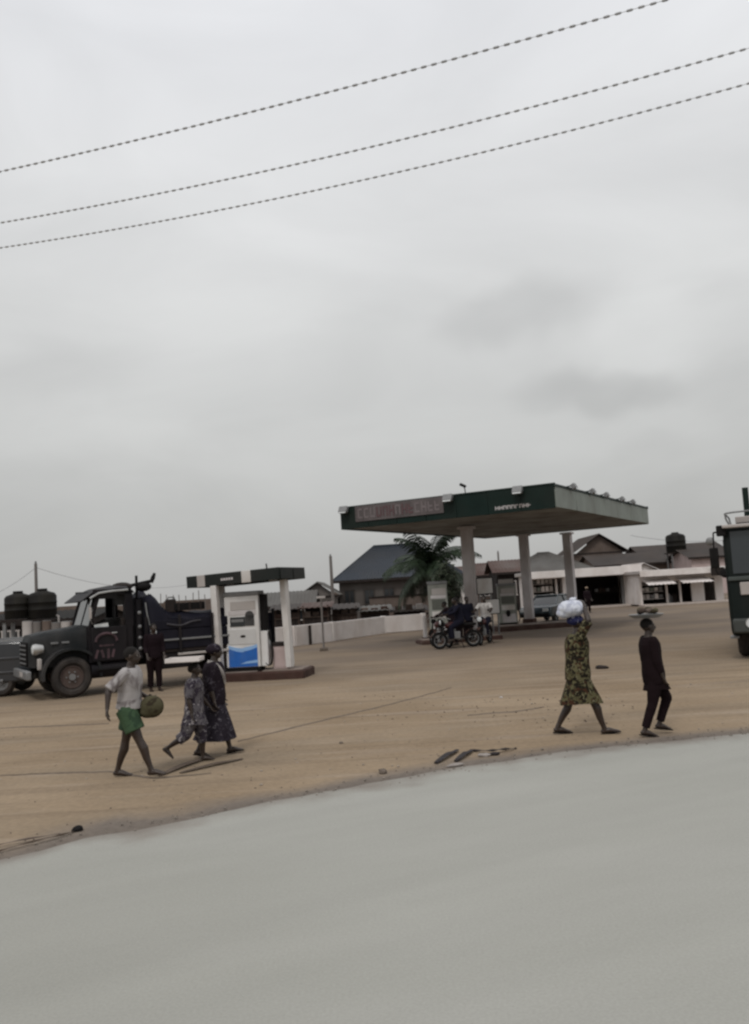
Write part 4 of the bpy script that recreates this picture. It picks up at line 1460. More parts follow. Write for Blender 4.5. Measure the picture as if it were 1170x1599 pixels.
class Person:
    def __init__(p, label, loc, rz, H, legL, legR, armL, armR, lean=0, headtilt=0, skin=None, female=False, seat=None, label_group=None):
        p.t = thing('person', label, 'person', loc, rz, label_group)
        p.H = H
        p.lean = R_(lean)
        h = H
        p.hip = Vector((0, 0, 0.515 * h))
        J = {}
        for s, (hp, kn, ft), sy in (('L', legL, 1), ('R', legR, -1)):
            hj = p.hip + Vector((0, 0.054 * h * sy, -0.005 * h))
            a1 = R_(hp)
            spread = 0.012 * sy
            kj = hj + Vector((math.sin(a1), spread, -math.cos(a1))) * 0.242 * h
            a2 = R_(hp - kn)
            aj = kj + Vector((math.sin(a2), 0, -math.cos(a2))) * 0.235 * h
            fd = Vector((math.cos(R_(ft)), 0.08 * sy, math.sin(R_(ft)))).normalized()
            dn = Vector((math.sin(R_(ft)), 0, -math.cos(R_(ft))))
            J['hip' + s], J['kn' + s], J['an' + s], J['fd' + s], J['dn' + s] = hj, kj, aj, fd, dn
        tor = lambda z, x=0.0, y=0.0: p.hip + rotY(Vector((x * h, y * h, (z - 0.515) * h)), -p.lean) if True else None
        # positive lean tips the trunk forwards
        p.tor = lambda z, x=0.0, y=0.0: p.hip + Matrix.Rotation(p.lean, 3, 'Y') @ Vector((x * h, y * h, (z - 0.515) * h))
        for s, (fw_, ab, el, er), sy in (('L', armL, 1), ('R', armR, -1)):
            sj = p.tor(0.808, 0.0, 0.108 * sy)
            d = Vector((math.sin(R_(fw_)) * math.cos(R_(ab)), sy * math.sin(R_(ab)), -math.cos(R_(fw_)) * math.cos(R_(ab))))
            ej = sj + d * 0.172 * h
            # forearm: flex forwards by el, twisted inwards by er
            ax = Vector((math.cos(R_(fw_)), 0, math.sin(R_(fw_))))
            bend = (ax * math.cos(R_(er)) + Vector((0, -sy, 0)) * math.sin(R_(er))).normalized()
            d2 = (d * math.cos(R_(el)) + bend * math.sin(R_(el))).normalized()
            wj = ej + d2 * 0.148 * h
            J['sh' + s], J['el' + s], J['wr' + s], J['hd' + s], J['bd' + s] = sj, ej, wj, d2, bend
        # drop to the ground: lowest sole at z=0 (unless seated)
        low = 1e9
        for s in 'LR':
            heel = J['an' + s] + J['dn' + s] * 0.042 * h - J['fd' + s] * 0.03 * h
            toe = J['an' + s] + J['dn' + s] * 0.042 * h + J['fd' + s] * 0.11 * h
            low = min(low, heel.z, toe.z)
        dz = -low if seat is None else seat - p.hip.z
        for k in list(J):
            if k[:2] in ('hi', 'kn', 'an', 'sh', 'el', 'wr'):
                J[k] = J[k] + Vector((0, 0, dz))
        p.hip = p.hip + Vector((0, 0, dz))
        p.J = J
        p.headtilt = headtilt
        p.female = female
        p.skin = skin or M_skin
        p.body()

    def body(p):
        h, J = p.H, p.J
        b = MB()
        # trunk
        rings = [(.455, .035, .045), (.485, .060, .085), (.53, .070, .100 if p.female else .092), (.60, .058, .078), (.66, .060, .080), (.72, .068, .096), (.775, .064, .104), (.812, .050, .095), (.836, .034, .052), (.85, .03, .033)]
        b.tube([p.tor(z) for z, _, _ in rings], [(y * h, x * h) for z, x, y in rings], 16, ax=(0, 1, 0))
        # neck and head
        b.tube([p.tor(.825, -.004), p.tor(.885, .010)], [.036 * h, .032 * h], 12)
        hc = p.tor(.928, .012)
        p.hc = hc
        HM = Matrix.Rotation(p.lean * 0.3 + R_(p.headtilt), 4, 'Y')
        p.HM = HM

        def hp(x, y, z):
            return hc + (HM @ Vector((x * h, y * h, z * h)))
        p.hp = hp
        b.ball(hp(-.006, 0, .012), (.058 * h, .047 * h, .055 * h), 16, 11, HM)
        b.ball(hp(.012, 0, -.018), (.040 * h, .038 * h, .045 * h), 14, 9, HM)
        b.ball(hp(.030, 0, -.046), (.018 * h, .022 * h, .014 * h), 10, 7, HM)       # chin
        b.tube([hp(.048, 0, .012), hp(.060, 0, -.012), hp(.054, 0, -.020)], [.006 * h, .011 * h, .012 * h], 8)   # nose
        b.ball(hp(.047, 0, -.030), (.010 * h, .019 * h, .009 * h), 10, 7, HM)       # lips
        b.ball(hp(.042, 0, .016), (.012 * h, .036 * h, .007 * h), 10, 7, HM)        # brow
        for sy in (-1, 1):
            b.ball(hp(-.002, .048 * sy, -.004), (.011 * h, .007 * h, .018 * h), 8, 7, HM)   # ears
        # limbs
        for s in 'LR':
            hj, kj, aj = J['hip' + s], J['kn' + s], J['an' + s]
            b.tube([hj.lerp(kj, -.08), hj.lerp(kj, .25), hj.lerp(kj, .6), kj.lerp(hj, .06), kj], [.056 * h, .054 * h, .044 * h, .034 * h, .033 * h], 12)
            b.ball(kj, .034 * h, 10, 7)
            back = (aj - kj).normalized()
            cf = Vector((-back.z, 0, back.x)) * -0.008 * h
            b.tube([kj, kj.lerp(aj, .28) + cf * -1, kj.lerp(aj, .6) , kj.lerp(aj, .88), aj], [.032 * h, .036 * h, .028 * h, .021 * h, .022 * h], 12)
            fd, dn = J['fd' + s], J['dn' + s]
            side = Vector((0, 1, 0))
            f0 = aj + dn * .022 * h - fd * .028 * h
            b.tube([f0 - fd * .006 * h, f0 + fd * .01 * h, aj + dn * .018 * h + fd * .035 * h, aj + dn * .028 * h + fd * .075 * h, aj + dn * .034 * h + fd * .112 * h],
                   [(.012 * h, .012 * h), (.021 * h, .020 * h), (.024 * h, .024 * h), (.026 * h, .015 * h), (.020 * h, .007 * h)], 10, ax=(0, 1, 0))
            b.tube([aj, aj + dn * .02 * h], [.022 * h, .023 * h], 10)
            # toes
            for k in range(5):
                q = aj + dn * .035 * h + fd * (.108 - abs(k - 1.2) * .004) * h + side * (k - 2) * .009 * h * (1 if s == 'R' else -1)
                b.tube([q - fd * .012 * h, q + fd * .012 * h], [.006 * h, .0055 * h], 6)
            sj, ej, wj = J['sh' + s], J['el' + s], J['wr' + s]
            b.ball(sj, .034 * h, 10, 7)
            b.tube([sj, sj.lerp(ej, .35), sj.lerp(ej, .8), ej], [.032 * h, .030 * h, .024 * h, .023 * h], 10)
            b.ball(ej, .0235 * h, 8, 6)
            b.tube([ej, ej.lerp(wj, .25), ej.lerp(wj, .75), wj], [.023 * h, .025 * h, .018 * h, .0155 * h], 10)
            # hand: palm, four unequal fingers and a thumb
            hd, bd = J['hd' + s], J['bd' + s]
            bd = (bd - hd * bd.dot(hd)).normalized()
            wd = hd.cross(bd).normalized()
            b.tube([wj - hd * .004 * h, wj + hd * .02 * h, wj + hd * .05 * h], [(.016 * h, .012 * h), (.024 * h, .012 * h), (.024 * h, .010 * h)], 10, ax=wd)
            for k, ln in enumerate((.046, .052, .048, .038)):
                q0 = wj + hd * .045 * h + wd * (k - 1.5) * .0125 * h
                q1 = q0 + (hd * .9 + bd * .35).normalized() * ln * .5 * h
                q2 = q1 + (hd * .55 + bd * .8).normalized() * ln * .5 * h
                b.tube([q0, q1, q2], [.0072 * h, .0066 * h, .0052 * h], 6)
            q0 = wj + hd * .015 * h - wd * .020 * h
            b.tube([q0, q0 + (hd * .6 - wd * .7 + bd * .3).normalized() * .026 * h, q0 + (hd * .9 - wd * .5 + bd * .5).normalized() * .048 * h], [.010 * h, .008 * h, .006 * h], 7)
        p.bodyobj = b.build('body', p.skin, p.t, remesh=0.0075, smi=2)
        for sy in (-1, 1):
            MB().ball(hp(.044, .020 * sy, .004), (.006 * h, .009 * h, .005 * h), 8, 6).build('eye', mat('eye', (0.25, 0.23, 0.2), 0.3, 0.05, 5), p.t)

    def hair(p, m=None, long=False):
        h = p.H
        b = MB()
        b.ball(p.hp(-.012, 0, .020), (.060 * h, .051 * h, .053 * h), 14, 9, p.HM)
        if long:
            b.ball(p.hp(-.045, 0, .005), (.035 * h, .04 * h, .04 * h), 10, 7)
        b.build('hair', m or M_hair, p.t, remesh=0.011, smi=2)

    def top(p, m, sleeve=0.6, zlo=.50, pad=.012, name='shirt', zhi=.838):
        h, J = p.H, p.J
        b = MB()
        full = [(.44, .074, .106), (.48, .076, .108), (.53, .078, .108), (.60, .070, .096), (.66, .070, .096), (.72, .076, .104), (.775, .071, .112), (.812, .056, .104), (.838, .040, .060), (.85, .038, .045)]
        rings = [r for r in full if zlo <= r[0] <= zhi + 1e-6]
        if rings[0][0] > zlo:
            rings.insert(0, (zlo, rings[0][1], rings[0][2]))
        vs = []
        pts, rad = [], []
        for z, x, y in rings:
            pts.append(p.tor(z))
            rad.append(((y + pad * .6) * h, (x + pad * .6) * h))
        b.tube(pts, rad, 20, ax=(0, 1, 0))
        for s in 'LR':
            sj, ej, wj = J['sh' + s], J['el' + s], J['wr' + s]
            b.ball(sj, .042 * h, 10, 7)
            if sleeve <= 1:
                b.tube([sj, sj.lerp(ej, sleeve * .5), sj.lerp(ej, sleeve)], [.043 * h, .042 * h, .043 * h], 12)
            else:
                b.ball(ej, .036 * h, 8, 6)
                b.tube([sj, ej, ej.lerp(wj, sleeve - 1)], [.043 * h, .036 * h, .031 * h], 12)
        # cloth folds
        for i, v in enumerate(b.v):
            n = mnoise.noise(Vector((v[0] * 9, v[1] * 9, v[2] * 5)))
            b.v[i] = (v[0] + .010 * n, v[1] + .010 * n, v[2])
        return b.build(name, m, p.t, remesh=0.011, smi=2)

    def legs(p, m, length=1.0, loose=.012, name='trousers'):
        """length 0.5 = shorts to mid thigh+, 2.0 = to the ankle"""
        h, J = p.H, p.J
        b = MB()
        b.tube([p.tor(.46), p.tor(.50), p.tor(.55), p.tor(.60)], [(.09 * h, .07 * h), ((.106 + loose) * h, .078 * h), ((.102 + loose) * h, .077 * h), (.088 * h, .066 * h)], 18, ax=(0, 1, 0))
        for s in 'LR':
            hj, kj, aj = J['hip' + s], J['kn' + s], J['an' + s]
            l1 = min(length, 1.0)
            b.tube([hj.lerp(kj, -.1), hj.lerp(kj, l1 * .5), hj.lerp(kj, l1)], [(.058 + loose) * h, (.056 + loose) * h, (.050 + loose * 1.3 if length < 1 else .040 + loose) * h], 14)
            if length > 1:
                l2 = length - 1
                b.ball(kj, (.040 + loose) * h, 10, 7)
                b.tube([kj, kj.lerp(aj, l2 * .5), kj.lerp(aj, l2)], [(.040 + loose) * h, (.036 + loose) * h, (.032 + loose) * h], 14)
        for i, v in enumerate(b.v):
            n = mnoise.noise(Vector((v[0] * 11, v[1] * 11, v[2] * 5 + 3)))
            b.v[i] = (v[0] + .010 * n, v[1] + .010 * n, v[2])
        return b.build(name, m, p.t, remesh=0.011, smi=2)

    def leg_x(p, s, z):
        J = p.J
        hj, kj, aj = J['hip' + s], J['kn' + s], J['an' + s]
        if z >= kj.z:
            f = (hj.z - z) / max(1e-4, hj.z - kj.z)
            return hj.lerp(kj, min(max(f, 0), 1)).x
        f = (kj.z - z) / max(1e-4, kj.z - aj.z)
        return kj.lerp(aj, min(max(f, 0), 1)).x

    def skirt(p, m, hem, name='skirt', waist=.62, flare=.0, folds=7, padx=.058):
        """hem in metres above ground; wraps round both legs wherever they are"""
        h = p.H
        rows = 12
        z0 = p.tor(waist).z
        n = 36
        vs, fs = [], []
        rs = random.Random(int(hem * 1000) + int(h * 100))
        ph = rs.uniform(0, 6)
        for i in range(rows + 1):
            s = i / rows
            z = z0 + (hem - z0) * s
            if z > p.hip.z - 0.02:
                xa = xb = p.tor(waist - (waist - .5) * s).x
                xl, xr = xa - .075 * h, xa + .075 * h
                hw = (.098 + .02 * s) * h
            else:
                a_, b_ = p.leg_x('L', z), p.leg_x('R', z)
                xl, xr = min(a_, b_) - (padx + .012 * s) * h, max(a_, b_) + (padx + .012 * s) * h
                hw = (.116 + flare * s) * h
            cx, hx = (xl + xr) / 2, (xr - xl) / 2
            for j in range(n):
                th = 2 * PI * j / n
                f = 1 + .05 * s * math.sin(folds * th + ph + 1.5 * s) + .02 * s * math.sin(13 * th)
                c_, s_ = math.cos(th), math.sin(th)
                vs.append((cx + hx * f * math.copysign(abs(c_) ** .85, c_), hw * f * math.copysign(abs(s_) ** .85, s_), z + .012 * s * math.sin(2 * th + ph)))
        for i in range(rows):
            for j in range(n):
                fs.append((i * n + j, i * n + (j + 1) % n, (i + 1) * n + (j + 1) % n, (i + 1) * n + j))
        fs.append(tuple(reversed(range(n))))
        fs.append(tuple(rows * n + j for j in range(n)))
        return MB().add(vs, [tuple(reversed(f)) for f in fs]).build(name, m, p.t, angle=70)

    def scarf(p, m, big=1.0, name='headscarf'):
        h = p.H
        b = MB()
        b.ball(p.hp(-.014, 0, .024), (.066 * h * big, .058 * h * big, .052 * h * big), 14, 9, p.HM)
        b.torus(p.hp(-.006, 0, .018), .052 * h, .014 * h, 'Z', 20, 8)
        b.ball(p.hp(-.066, 0, .02), (.028 * h, .03 * h, .026 * h), 10, 7)
        return b.build(name, m, p.t, remesh=0.011, smi=2)

    def sandals(p, m=None):
        h = p.H
        for s in 'LR':
            aj, fd, dn = p.J['an' + s], p.J['fd' + s], p.J['dn' + s]
            b = MB()
            b.tube([aj + dn * .044 * h - fd * .038 * h, aj + dn * .044 * h + fd * .03 * h, aj + dn * .042 * h + fd * .09 * h, aj + dn * .042 * h + fd * .125 * h],
                   [(.018 * h, .005 * h), (.025 * h, .005 * h), (.030 * h, .005 * h), (.018 * h, .005 * h)], 12, ax=(0, 1, 0))
            b.tube([aj + dn * .035 * h + fd * .06 * h + Vector((0, -.027 * h, 0)), aj + dn * .012 * h + fd * .062 * h, aj + dn * .035 * h + fd * .06 * h + Vector((0, .027 * h, 0))], .006 * h, 6)
            b.build('sandal', m or M_black, p.t)


FACE_R = 0.0


def gp(px, py):
    q = at(px, py)
    return (q.x, q.y, 0)


C_shirt = cloth('grey_white_shirt', (0.36, 0.34, 0.335), [((0.17, 0.15, 0.15), 6, 1.0, .50, .64)])
C_green = cloth('green_shorts', (0.052, 0.090, 0.050), [((0.034, 0.060, 0.036), 7, 2.0, .5, .6)])
C_yel = cloth('yellow_print', (0.105, 0.095, 0.050), [((0.016, 0.013, 0.009), 12, 1.0, .44, .54), ((0.19, 0.175, 0.105), 20, 5.0, .60, .68), ((0.05, 0.024, 0.014), 13, 8.0, .56, .64)])
C_grey = cloth('grey_print', (0.10, 0.092, 0.10), [((0.04, 0.033, 0.045), 12, 1.0, .48, .56), ((0.34, 0.32, 0.33), 20, 4.0, .60, .67)])
C_dkp = cloth('dark_print', (0.018, 0.013, 0.018), [((0.09, 0.08, 0.095), 16, 3.0, .60, .70)])
C_dkp2 = cloth('dark_print_skirt', (0.028, 0.024, 0.032), [((0.02, 0.016, 0.022), 10, 1.0, .48, .56), ((0.15, 0.14, 0.16), 22, 3.0, .60, .70)])
C_blk = cloth('maroon_black', (0.011, 0.006, 0.007), [])
C_navy = cloth('navy_cloth', (0.010, 0.010, 0.018), [])
C_navys = cloth('navy_scarf', (0.020, 0.022, 0.065), [((0.30, 0.30, 0.36), 20, 2, .60, .68)])
C_dkmar = cloth('dark_maroon', (0.012, 0.007, 0.009), [])
C_white = cloth('white_cloth', (0.60, 0.62, 0.68), [((0.42, 0.44, 0.52), 12, 2, .45, .62)])
C_pale = cloth('pale_cloth', (0.42, 0.40, 0.38), [((0.28, 0.26, 0.25), 8, 2, .5, .6)])
C_olive = cloth('olive_bag', (0.075, 0.068, 0.040), [((0.035, 0.028, 0.018), 8, 2, .45, .6)])

# lad in green shorts walking right
PX = gp(206, 1214)
p1 = Person('person in pale grey shirt and bright green shorts carrying an olive bag', PX, R_(-6), 1.62,
            (-15, 3, -3), (23, 2, 3), (-12, 14, 82, 25), (-42, 28, 40, 5), lean=4)
p1.hair()
p1.top(C_shirt, 1.0, .53, .03)
p1.legs(C_green, .66, .022, 'shorts')
# olive bag held at the hip, in the leading hand
w = p1.J['wrL'] + p1.J['hdL'] * 0.06
Mw = Matrix.Translation(PX) @ Matrix.Rotation(R_(-6), 4, 'Z')
bw = Mw @ w
t = thing('bag', 'bulging olive bag hugged at the waist by the walker in green shorts', 'bag', (bw.x + 0.03, bw.y - 0.08, bw.z - 0.22), R_(-6))
MB().ball((0, 0, 0.13), (0.155, 0.13, 0.14), 14, 10).ball((-0.05, 0, 0.07), (0.12, 0.12, 0.08), 12, 8).build('sack', C_olive, t, remesh=.015, smi=3)
MB().tube([(-0.08, 0, 0.22), (-0.02, 0, 0.28), (0.06, 0, 0.22)], 0.012, 6).build('strap', M_dkbrown, t)

# girl with tray on her head
PX = gp(307, 1190)
p2 = Person('girl in grey patterned dress balancing a flat pale tray on her head', PX, R_(0), 1.31,
            (12, 10, 2), (-20, 38, -40), (12, 10, 25, 10), (-10, 10, 20, 10), lean=2, female=True)
p2.hair(None, True)
p2.top(C_grey, 0.95, .46, .04)
p2.skirt(C_grey, 0.50, 'dress_skirt', .62, .02, 7, .085)
p2.legs(C_grey, 1.4, .022, 'trousers')
q = p2.hc
t = thing('tray', 'flat pale tray carried on the head of the girl in grey', 'tray', (PX[0] - 0.10, PX[1], q.z + 0.072 * 1.31 + 0.012), 0)
MB().box((0, 0, 0.010), (0.46, 0.34, 0.018)).build('base', M_zinc, t, bevel=0.006)
MB().box((0, -0.165, 0.035), (0.46, 0.012, 0.05)).box((0, 0.165, 0.035), (0.46, 0.012, 0.05)).box((-0.224, 0, 0.035), (0.012, 0.318, 0.05)).box((0.224, 0, 0.035), (0.012, 0.318, 0.05)) \
    .build('rim', M_wallwhite, t, smooth=False)

# woman in black behind the girl
PX = gp(338, 1179)
p3 = Person('woman in black top and dark printed wrapper striding just ahead of the girl', PX, R_(4), 1.52,
            (16, 3, 4), (-12, 14, -12), (2, 8, 14, 20), (-10, 10, 24, 10), lean=3, female=True)
p3.scarf(C_dkp, 1.05)
p3.top(C_dkp, 1.4, .46, .05)
p3.skirt(C_dkp2, 0.22, 'wrapper', .64, .03, 6, .075)
p3.sandals()
b = MB()
b.tube(smooth_path([p3.tor(.84, -.05, -.06), p3.tor(.815, .03, -.10), p3.tor(.74, .085, -.085), p3.tor(.64, .095, -.02)], 5), [(.03, .010)] * 16, 8)
b.build('sash', C_pale, p3.t)
Mw = Matrix.Translation(PX) @ Matrix.Rotation(R_(4), 4, 'Z')
bw = Mw @ (p3.J['wrR'] + p3.J['hdR'] * .07)

# woman with white bundle
PX = gp(910, 1146)
p4 = Person('woman in yellow-green patterned dress striding with a white bundle on her head', PX, R_(-4), 1.66,
            (-19, 10, -4), (24, 6, 6), (4, 6, 16, 15), (150, 14, 55, 60), lean=3, female=True)
p4.scarf(C_navys, 1.0)
p4.top(C_yel, 0.95, .46, .045, 'dress_top')
p4.skirt(C_yel, 0.42, 'dress_skirt', .66, .03, 8, .072)
p4.sandals()
Mw = Matrix.Translation(PX) @ Matrix.Rotation(R_(-4), 4, 'Z')
bw = Mw @ p4.hp(-.028, 0, .07)
t = thing('bundle', 'white cloth bundle on the head of the woman in patterned dress', 'bundle', (bw.x - 0.02, bw.y, bw.z - 0.012), 0)
b = MB().ball((0, 0, 0.10), (0.20, 0.17, 0.115), 16, 10).ball((-0.10, 0.0, 0.04), (0.12, 0.11, 0.07), 12, 8).ball((0.08, -0.03, 0.15), (0.10, 0.09, 0.06), 12, 8)
for i, v in enumerate(b.v):
    n = mnoise.noise(Vector(v) * 13)
    b.v[i] = tuple(Vector(v) * (1 + .10 * n))
b.build('wrap', C_white, t, remesh=.013, smi=2)
MB().ball((0.02, 0, 0.225), (0.05, 0.045, 0.03), 10, 7).tube([(0.02, 0, 0.22), (0.07, 0.02, 0.25)], [0.02, 0.012], 7).build('knot', C_white, t)

# figure in black with tray
PX = gp(1029, 1148)
p5 = Person('person in plain black long top and trousers walking with a loaded tray overhead', PX, R_(3), 1.53,
            (30, 52, -10), (-12, 10, -10), (-4, 5, 12, 20), (4, 4, 14, 25), lean=-3)
p5.hair()
p5.top(C_blk, 1.7, .44, .028, 'tunic')
p5.legs(C_blk, 1.9, .004, 'trousers')
p5.skirt(C_blk, 0.60, 'tunic_skirt', .58, .0, 5, .054)
p5.sandals()
t = thing('tray', 'round dark tray heaped with goods on the head of the figure in black', 'tray', (PX[0] - 0.03, PX[1], p5.hc.z + 0.068 * 1.53 + 0.01), 0)
MB().tube([(0, 0, 0.0), (0, 0, 0.012), (0, 0, 0.05)], [0.17, 0.19, 0.235], 24).build('dish', M_greymetal, t)
rs = random.Random(3)
for i in range(11):
    an, rr = rs.uniform(0, 6.28), rs.uniform(0.02, 0.15)
    MB().ball((rr * math.cos(an) + 0.05, rr * math.sin(an), 0.065 + rs.uniform(0, .05)), (rs.uniform(.035, .055), rs.uniform(.03, .05), rs.uniform(.025, .04)), 9, 6) \
        .build('fruit', rs.choice((M_dkbrown, M_brown, M_mud, C_olive)), t)

# bystander by the truck
PX = gp(243, 1079)
p6 = Person('person in dark clothes standing beside the truck behind the green shorts', PX, R_(-60), 1.66,
            (3, 2, 0), (-4, 2, 0), (5, 8, 25, 20), (3, 8, 30, 20), lean=1)
p6.hair()
p6.top(C_dkmar, 1.6, .48, .02, 'jacket')
p6.legs(C_blk, 1.9, .010)
p6.sandals()

# motorcycles and riders at the far pump
b1 = at(714, 1012)
motorbike('motorcycle side on beside the grey pump with a navy clad rider', (b1.x, b1.y, 0), PI + 0.25)
b2 = at(758, 1006)
motorbike('motorcycle facing outward below the white sign with a light shirted rider', (b2.x, b2.y, 0), R_(-112))
p7 = Person('person in navy jacket astride the side-on motorcycle', (b1.x + 0.16, b1.y + 0.03, 0), PI + 0.25, 1.74,
            (62, 68, 0), (62, 68, 0), (48, 14, 30, 25), (48, 14, 30, 25), lean=10, seat=0.93)
p7.hair()
p7.top(C_navy, 1.85, .50, .02, 'jacket')
p7.legs(C_navy, 1.9, .012)
p7.sandals()
p8 = Person('person in light shirt and dark trousers astride the outward facing motorcycle', (b2.x + 0.12, b2.y + 0.26, 0), R_(-112), 1.70,
            (62, 70, 0), (62, 70, 0), (46, 22, 30, 25), (46, 22, 30, 25), lean=6, seat=0.93)
p8.hair()
p8.top(C_pale, 0.9, .50, .02, 'light_shirt')
p8.legs(C_navy, 1.9, .012)
p8.sandals()
b9 = at(722, 1004)
p9 = Person('person in black standing between the grey pump and the column', (b9.x, b9.y + 0.9, 0.0), R_(-150), 1.76,
            (2, 2, 0), (-2, 2, 0), (10, 8, 30, 20), (6, 8, 20, 20), lean=0)
p9.hair()
p9.top(C_navy, 1.6, .48, .02)
p9.legs(C_blk, 1.9, .012)
p9.sandals()
b11 = at(690, 1011)
motorbike('motorcycle pointing away nosed up against the grey pump', (b11.x, b11.y + 0.1, 0), R_(112))
p11 = Person('person in dark maroon bending over the motorcycle by the grey pump', (b11.x + 0.50, b11.y + 0.75, 0), R_(160), 1.66,
             (6, 4, 0), (-6, 4, 0), (50, 10, 25, 25), (46, 10, 25, 20), lean=22)
p11.hair()
p11.top(C_dkmar, 1.7, .48, .02)
p11.legs(C_blk, 1.9, .012)
p11.sandals()
b12 = at(735, 1004)
p12 = Person('person in dark jacket standing between the two riders at the column', (b12.x, b12.y + 0.5, 0), R_(-70), 1.72,
             (3, 2, 0), (-3, 2, 0), (8, 8, 40, 20), (6, 8, 20, 20))
p12.hair()
p12.top(C_navy, 1.7, .46, .025, 'jacket')
p12.legs(C_blk, 1.9, .014)
p12.sandals()
b10 = at(919, 957)
p10 = Person('far person in dark clothes and tan cap in front of the open shop', (b10.x, b10.y, 0), R_(-70), 1.62,
             (4, 2, 0), (-4, 2, 0), (6, 8, 20, 20), (5, 8, 20, 20))
p10.top(C_dkmar, 1.6, .48, .02)
p10.legs(C_blk, 1.9, .012)
b = MB().ball(p10.hp(-.006, 0, .03), (.095, .085, .075), 12, 8).box(p10.hp(.05, 0, .03), (.14, .14, .012)).build('cap', cloth('tan_cap', (0.30, 0.23, 0.17), []), p10.t)

# ------------------------------------------------------------------ pumps and islands under the big canopy
pp = at(690, 1006)
island('long red-brown pump island beneath the near column of the big canopy', (pp.x + 0.75, pp.y + 1.1), 3.2, 1.3, 0.16, CRZ - PI / 2 + PI / 2 - 0.9)
fuel_pump('grey-green fuel pump behind the motorcycles under the big canopy', (pp.x + 0.02, pp.y + 0.75, 0.16), R_(-4), 0.74, 0.5, 2.22, 'grey')
q = at(668, 1000)
t = thing('bollard', 'short whitewashed post beside the grey-green pump', 'bollard', (q.x - 0.05, q.y + 0.6, 0), 0)
MB().tube([(0, 0, 0), (0, 0, 0.95), (0, 0, 1.0)], [0.09, 0.085, 0.04], 12).build('post', M_wallwhite, t)
MB().box((0, 0, 0.05), (0.3, 0.3, 0.1)).build('base', M_redbrown, t, bevel=0.02)
pi2 = at(840, 984)
island('far red-brown pump island under the two far columns', (pi2.x + 0.15, pi2.y + 1.6), 3.9, 1.7, 0.22, R_(12))
pq = at(800, 984)
fuel_pump('blue-grey fuel pump in front of the far column', (pq.x, pq.y + 1.0, 0.2), R_(-3), 0.84, 0.52, 1.95, 'grey2')


def sign_board(label, px, py_mid, Y, w, h, m, zg=0):
    q = dep(px, py_mid, Y)
    t = thing('sign_board', label, 'sign', (q.x, Y, 0), 0)
    MB().box((0, 0, q.z), (w, 0.06, h)).build('panel', m, t, bevel=0.008)
    for sx in (-1, 1):
        MB().cyl((sx * w * 0.38, 0.06, q.z / 2), 0.03, q.z, 'Z', 8).build('pole', M_greymetal, t)
    MB().box((0, 0, q.z), (w + 0.06, 0.04, h + 0.06)).build('frame', M_black, t, bevel=0.004)


sign_board('blank white square sign behind the outward facing motorcycle', 757, 915, 36.5, 0.62, 0.62, M_white)
sign_board('low white board under the square sign by the motorcycle', 769, 947, 36.0, 0.55, 0.55, M_white)
sign_board('pale slanting board above the blue-grey pump', 790, 913, 44.5, 0.75, 0.55, M_zinc)


# ------------------------------------------------------------------ boundary wall, stalls, houses
def wall_run(label, pts, h, th, m, name='boundary_wall'):
    P = [at(*q) for q in pts]
    t = thing(name, label, 'wall', (P[0].x, P[0].y, 0), 0)
    o = P[0]
    for i in range(len(P) - 1):
        a_, b_ = P[i] - o, P[i + 1] - o
        d = b_ - a_
        n = max(1, int(d.length / 3.0))
        rz = math.atan2(d.y, d.x)
        for k in range(n):
            c = a_ + d * ((k + .5) / n)
            MB().box((c.x, c.y, h / 2), (d.length / n - 0.02, th, h + random.uniform(-.03, .03)), rz=rz).build('wall_panel', m, t, bevel=0.015)
        for k in range(n + 1):
            c = a_ + d * (k / n)
            MB().box((c.x, c.y, h / 2 + .01), (0.2, th + 0.03, h + .02), rz=rz).build('pier', m, t, bevel=0.015)
    return t


wall_run('low whitewashed boundary wall running back from the small canopy', [(395, 1016), (460, 1009), (520, 1001), (600, 989), (662, 984)], 0.86, 0.2, M_wallwhite)

q = at(506, 1016)
t = thing('sign_post', 'thin pale post with a small white plate before the white wall', 'post', (q.x, q.y, 0), 0)
MB().cyl((0, 0, 1.0), 0.04, 2.0, 'Z', 10).build('pole', M_gplast, t)
MB().box((0, 0, 2.04), (0.34, 0.05, 0.09)).build('plate', M_zinc, t, bevel=0.01)
MB().box((0, 0, 0.06), (0.3, 0.3, 0.12)).build('foot', M_stone, t, bevel=0.02)
q = at(486, 1006)
t = thing('short_post', 'short dark stub post standing against the white wall', 'post', (q.x, q.y - 0.3, 0), 0)
MB().cyl((0, 0, 0.42), 0.07, 0.84, 'Z', 9).build('stub', M_dkbrown, t)


def window(parent, c, w, h, d=0.08, axis='y', shutter=None):
    """window on a wall whose outward normal is -y"""
    f = MB()
    x, y, z = c
    f.box((x, y, z + h / 2), (w + .12, d, .07)).box((x, y, z - h / 2), (w + .2, d * 1.4, .07))
    f.box((x - w / 2, y, z), (.07, d, h - .07)).box((x + w / 2, y, z), (.07, d, h - .07)).box((x, y, z), (.05, d * .8, h - .07))
    fo = f.build('window', M_zinc if shutter is None else shutter, parent, smooth=False)
    MB().box((x, y + d * .3, z), (w - .06, .02, h - .06)).build('pane', M_glass, fo, smooth=False)
    return fo


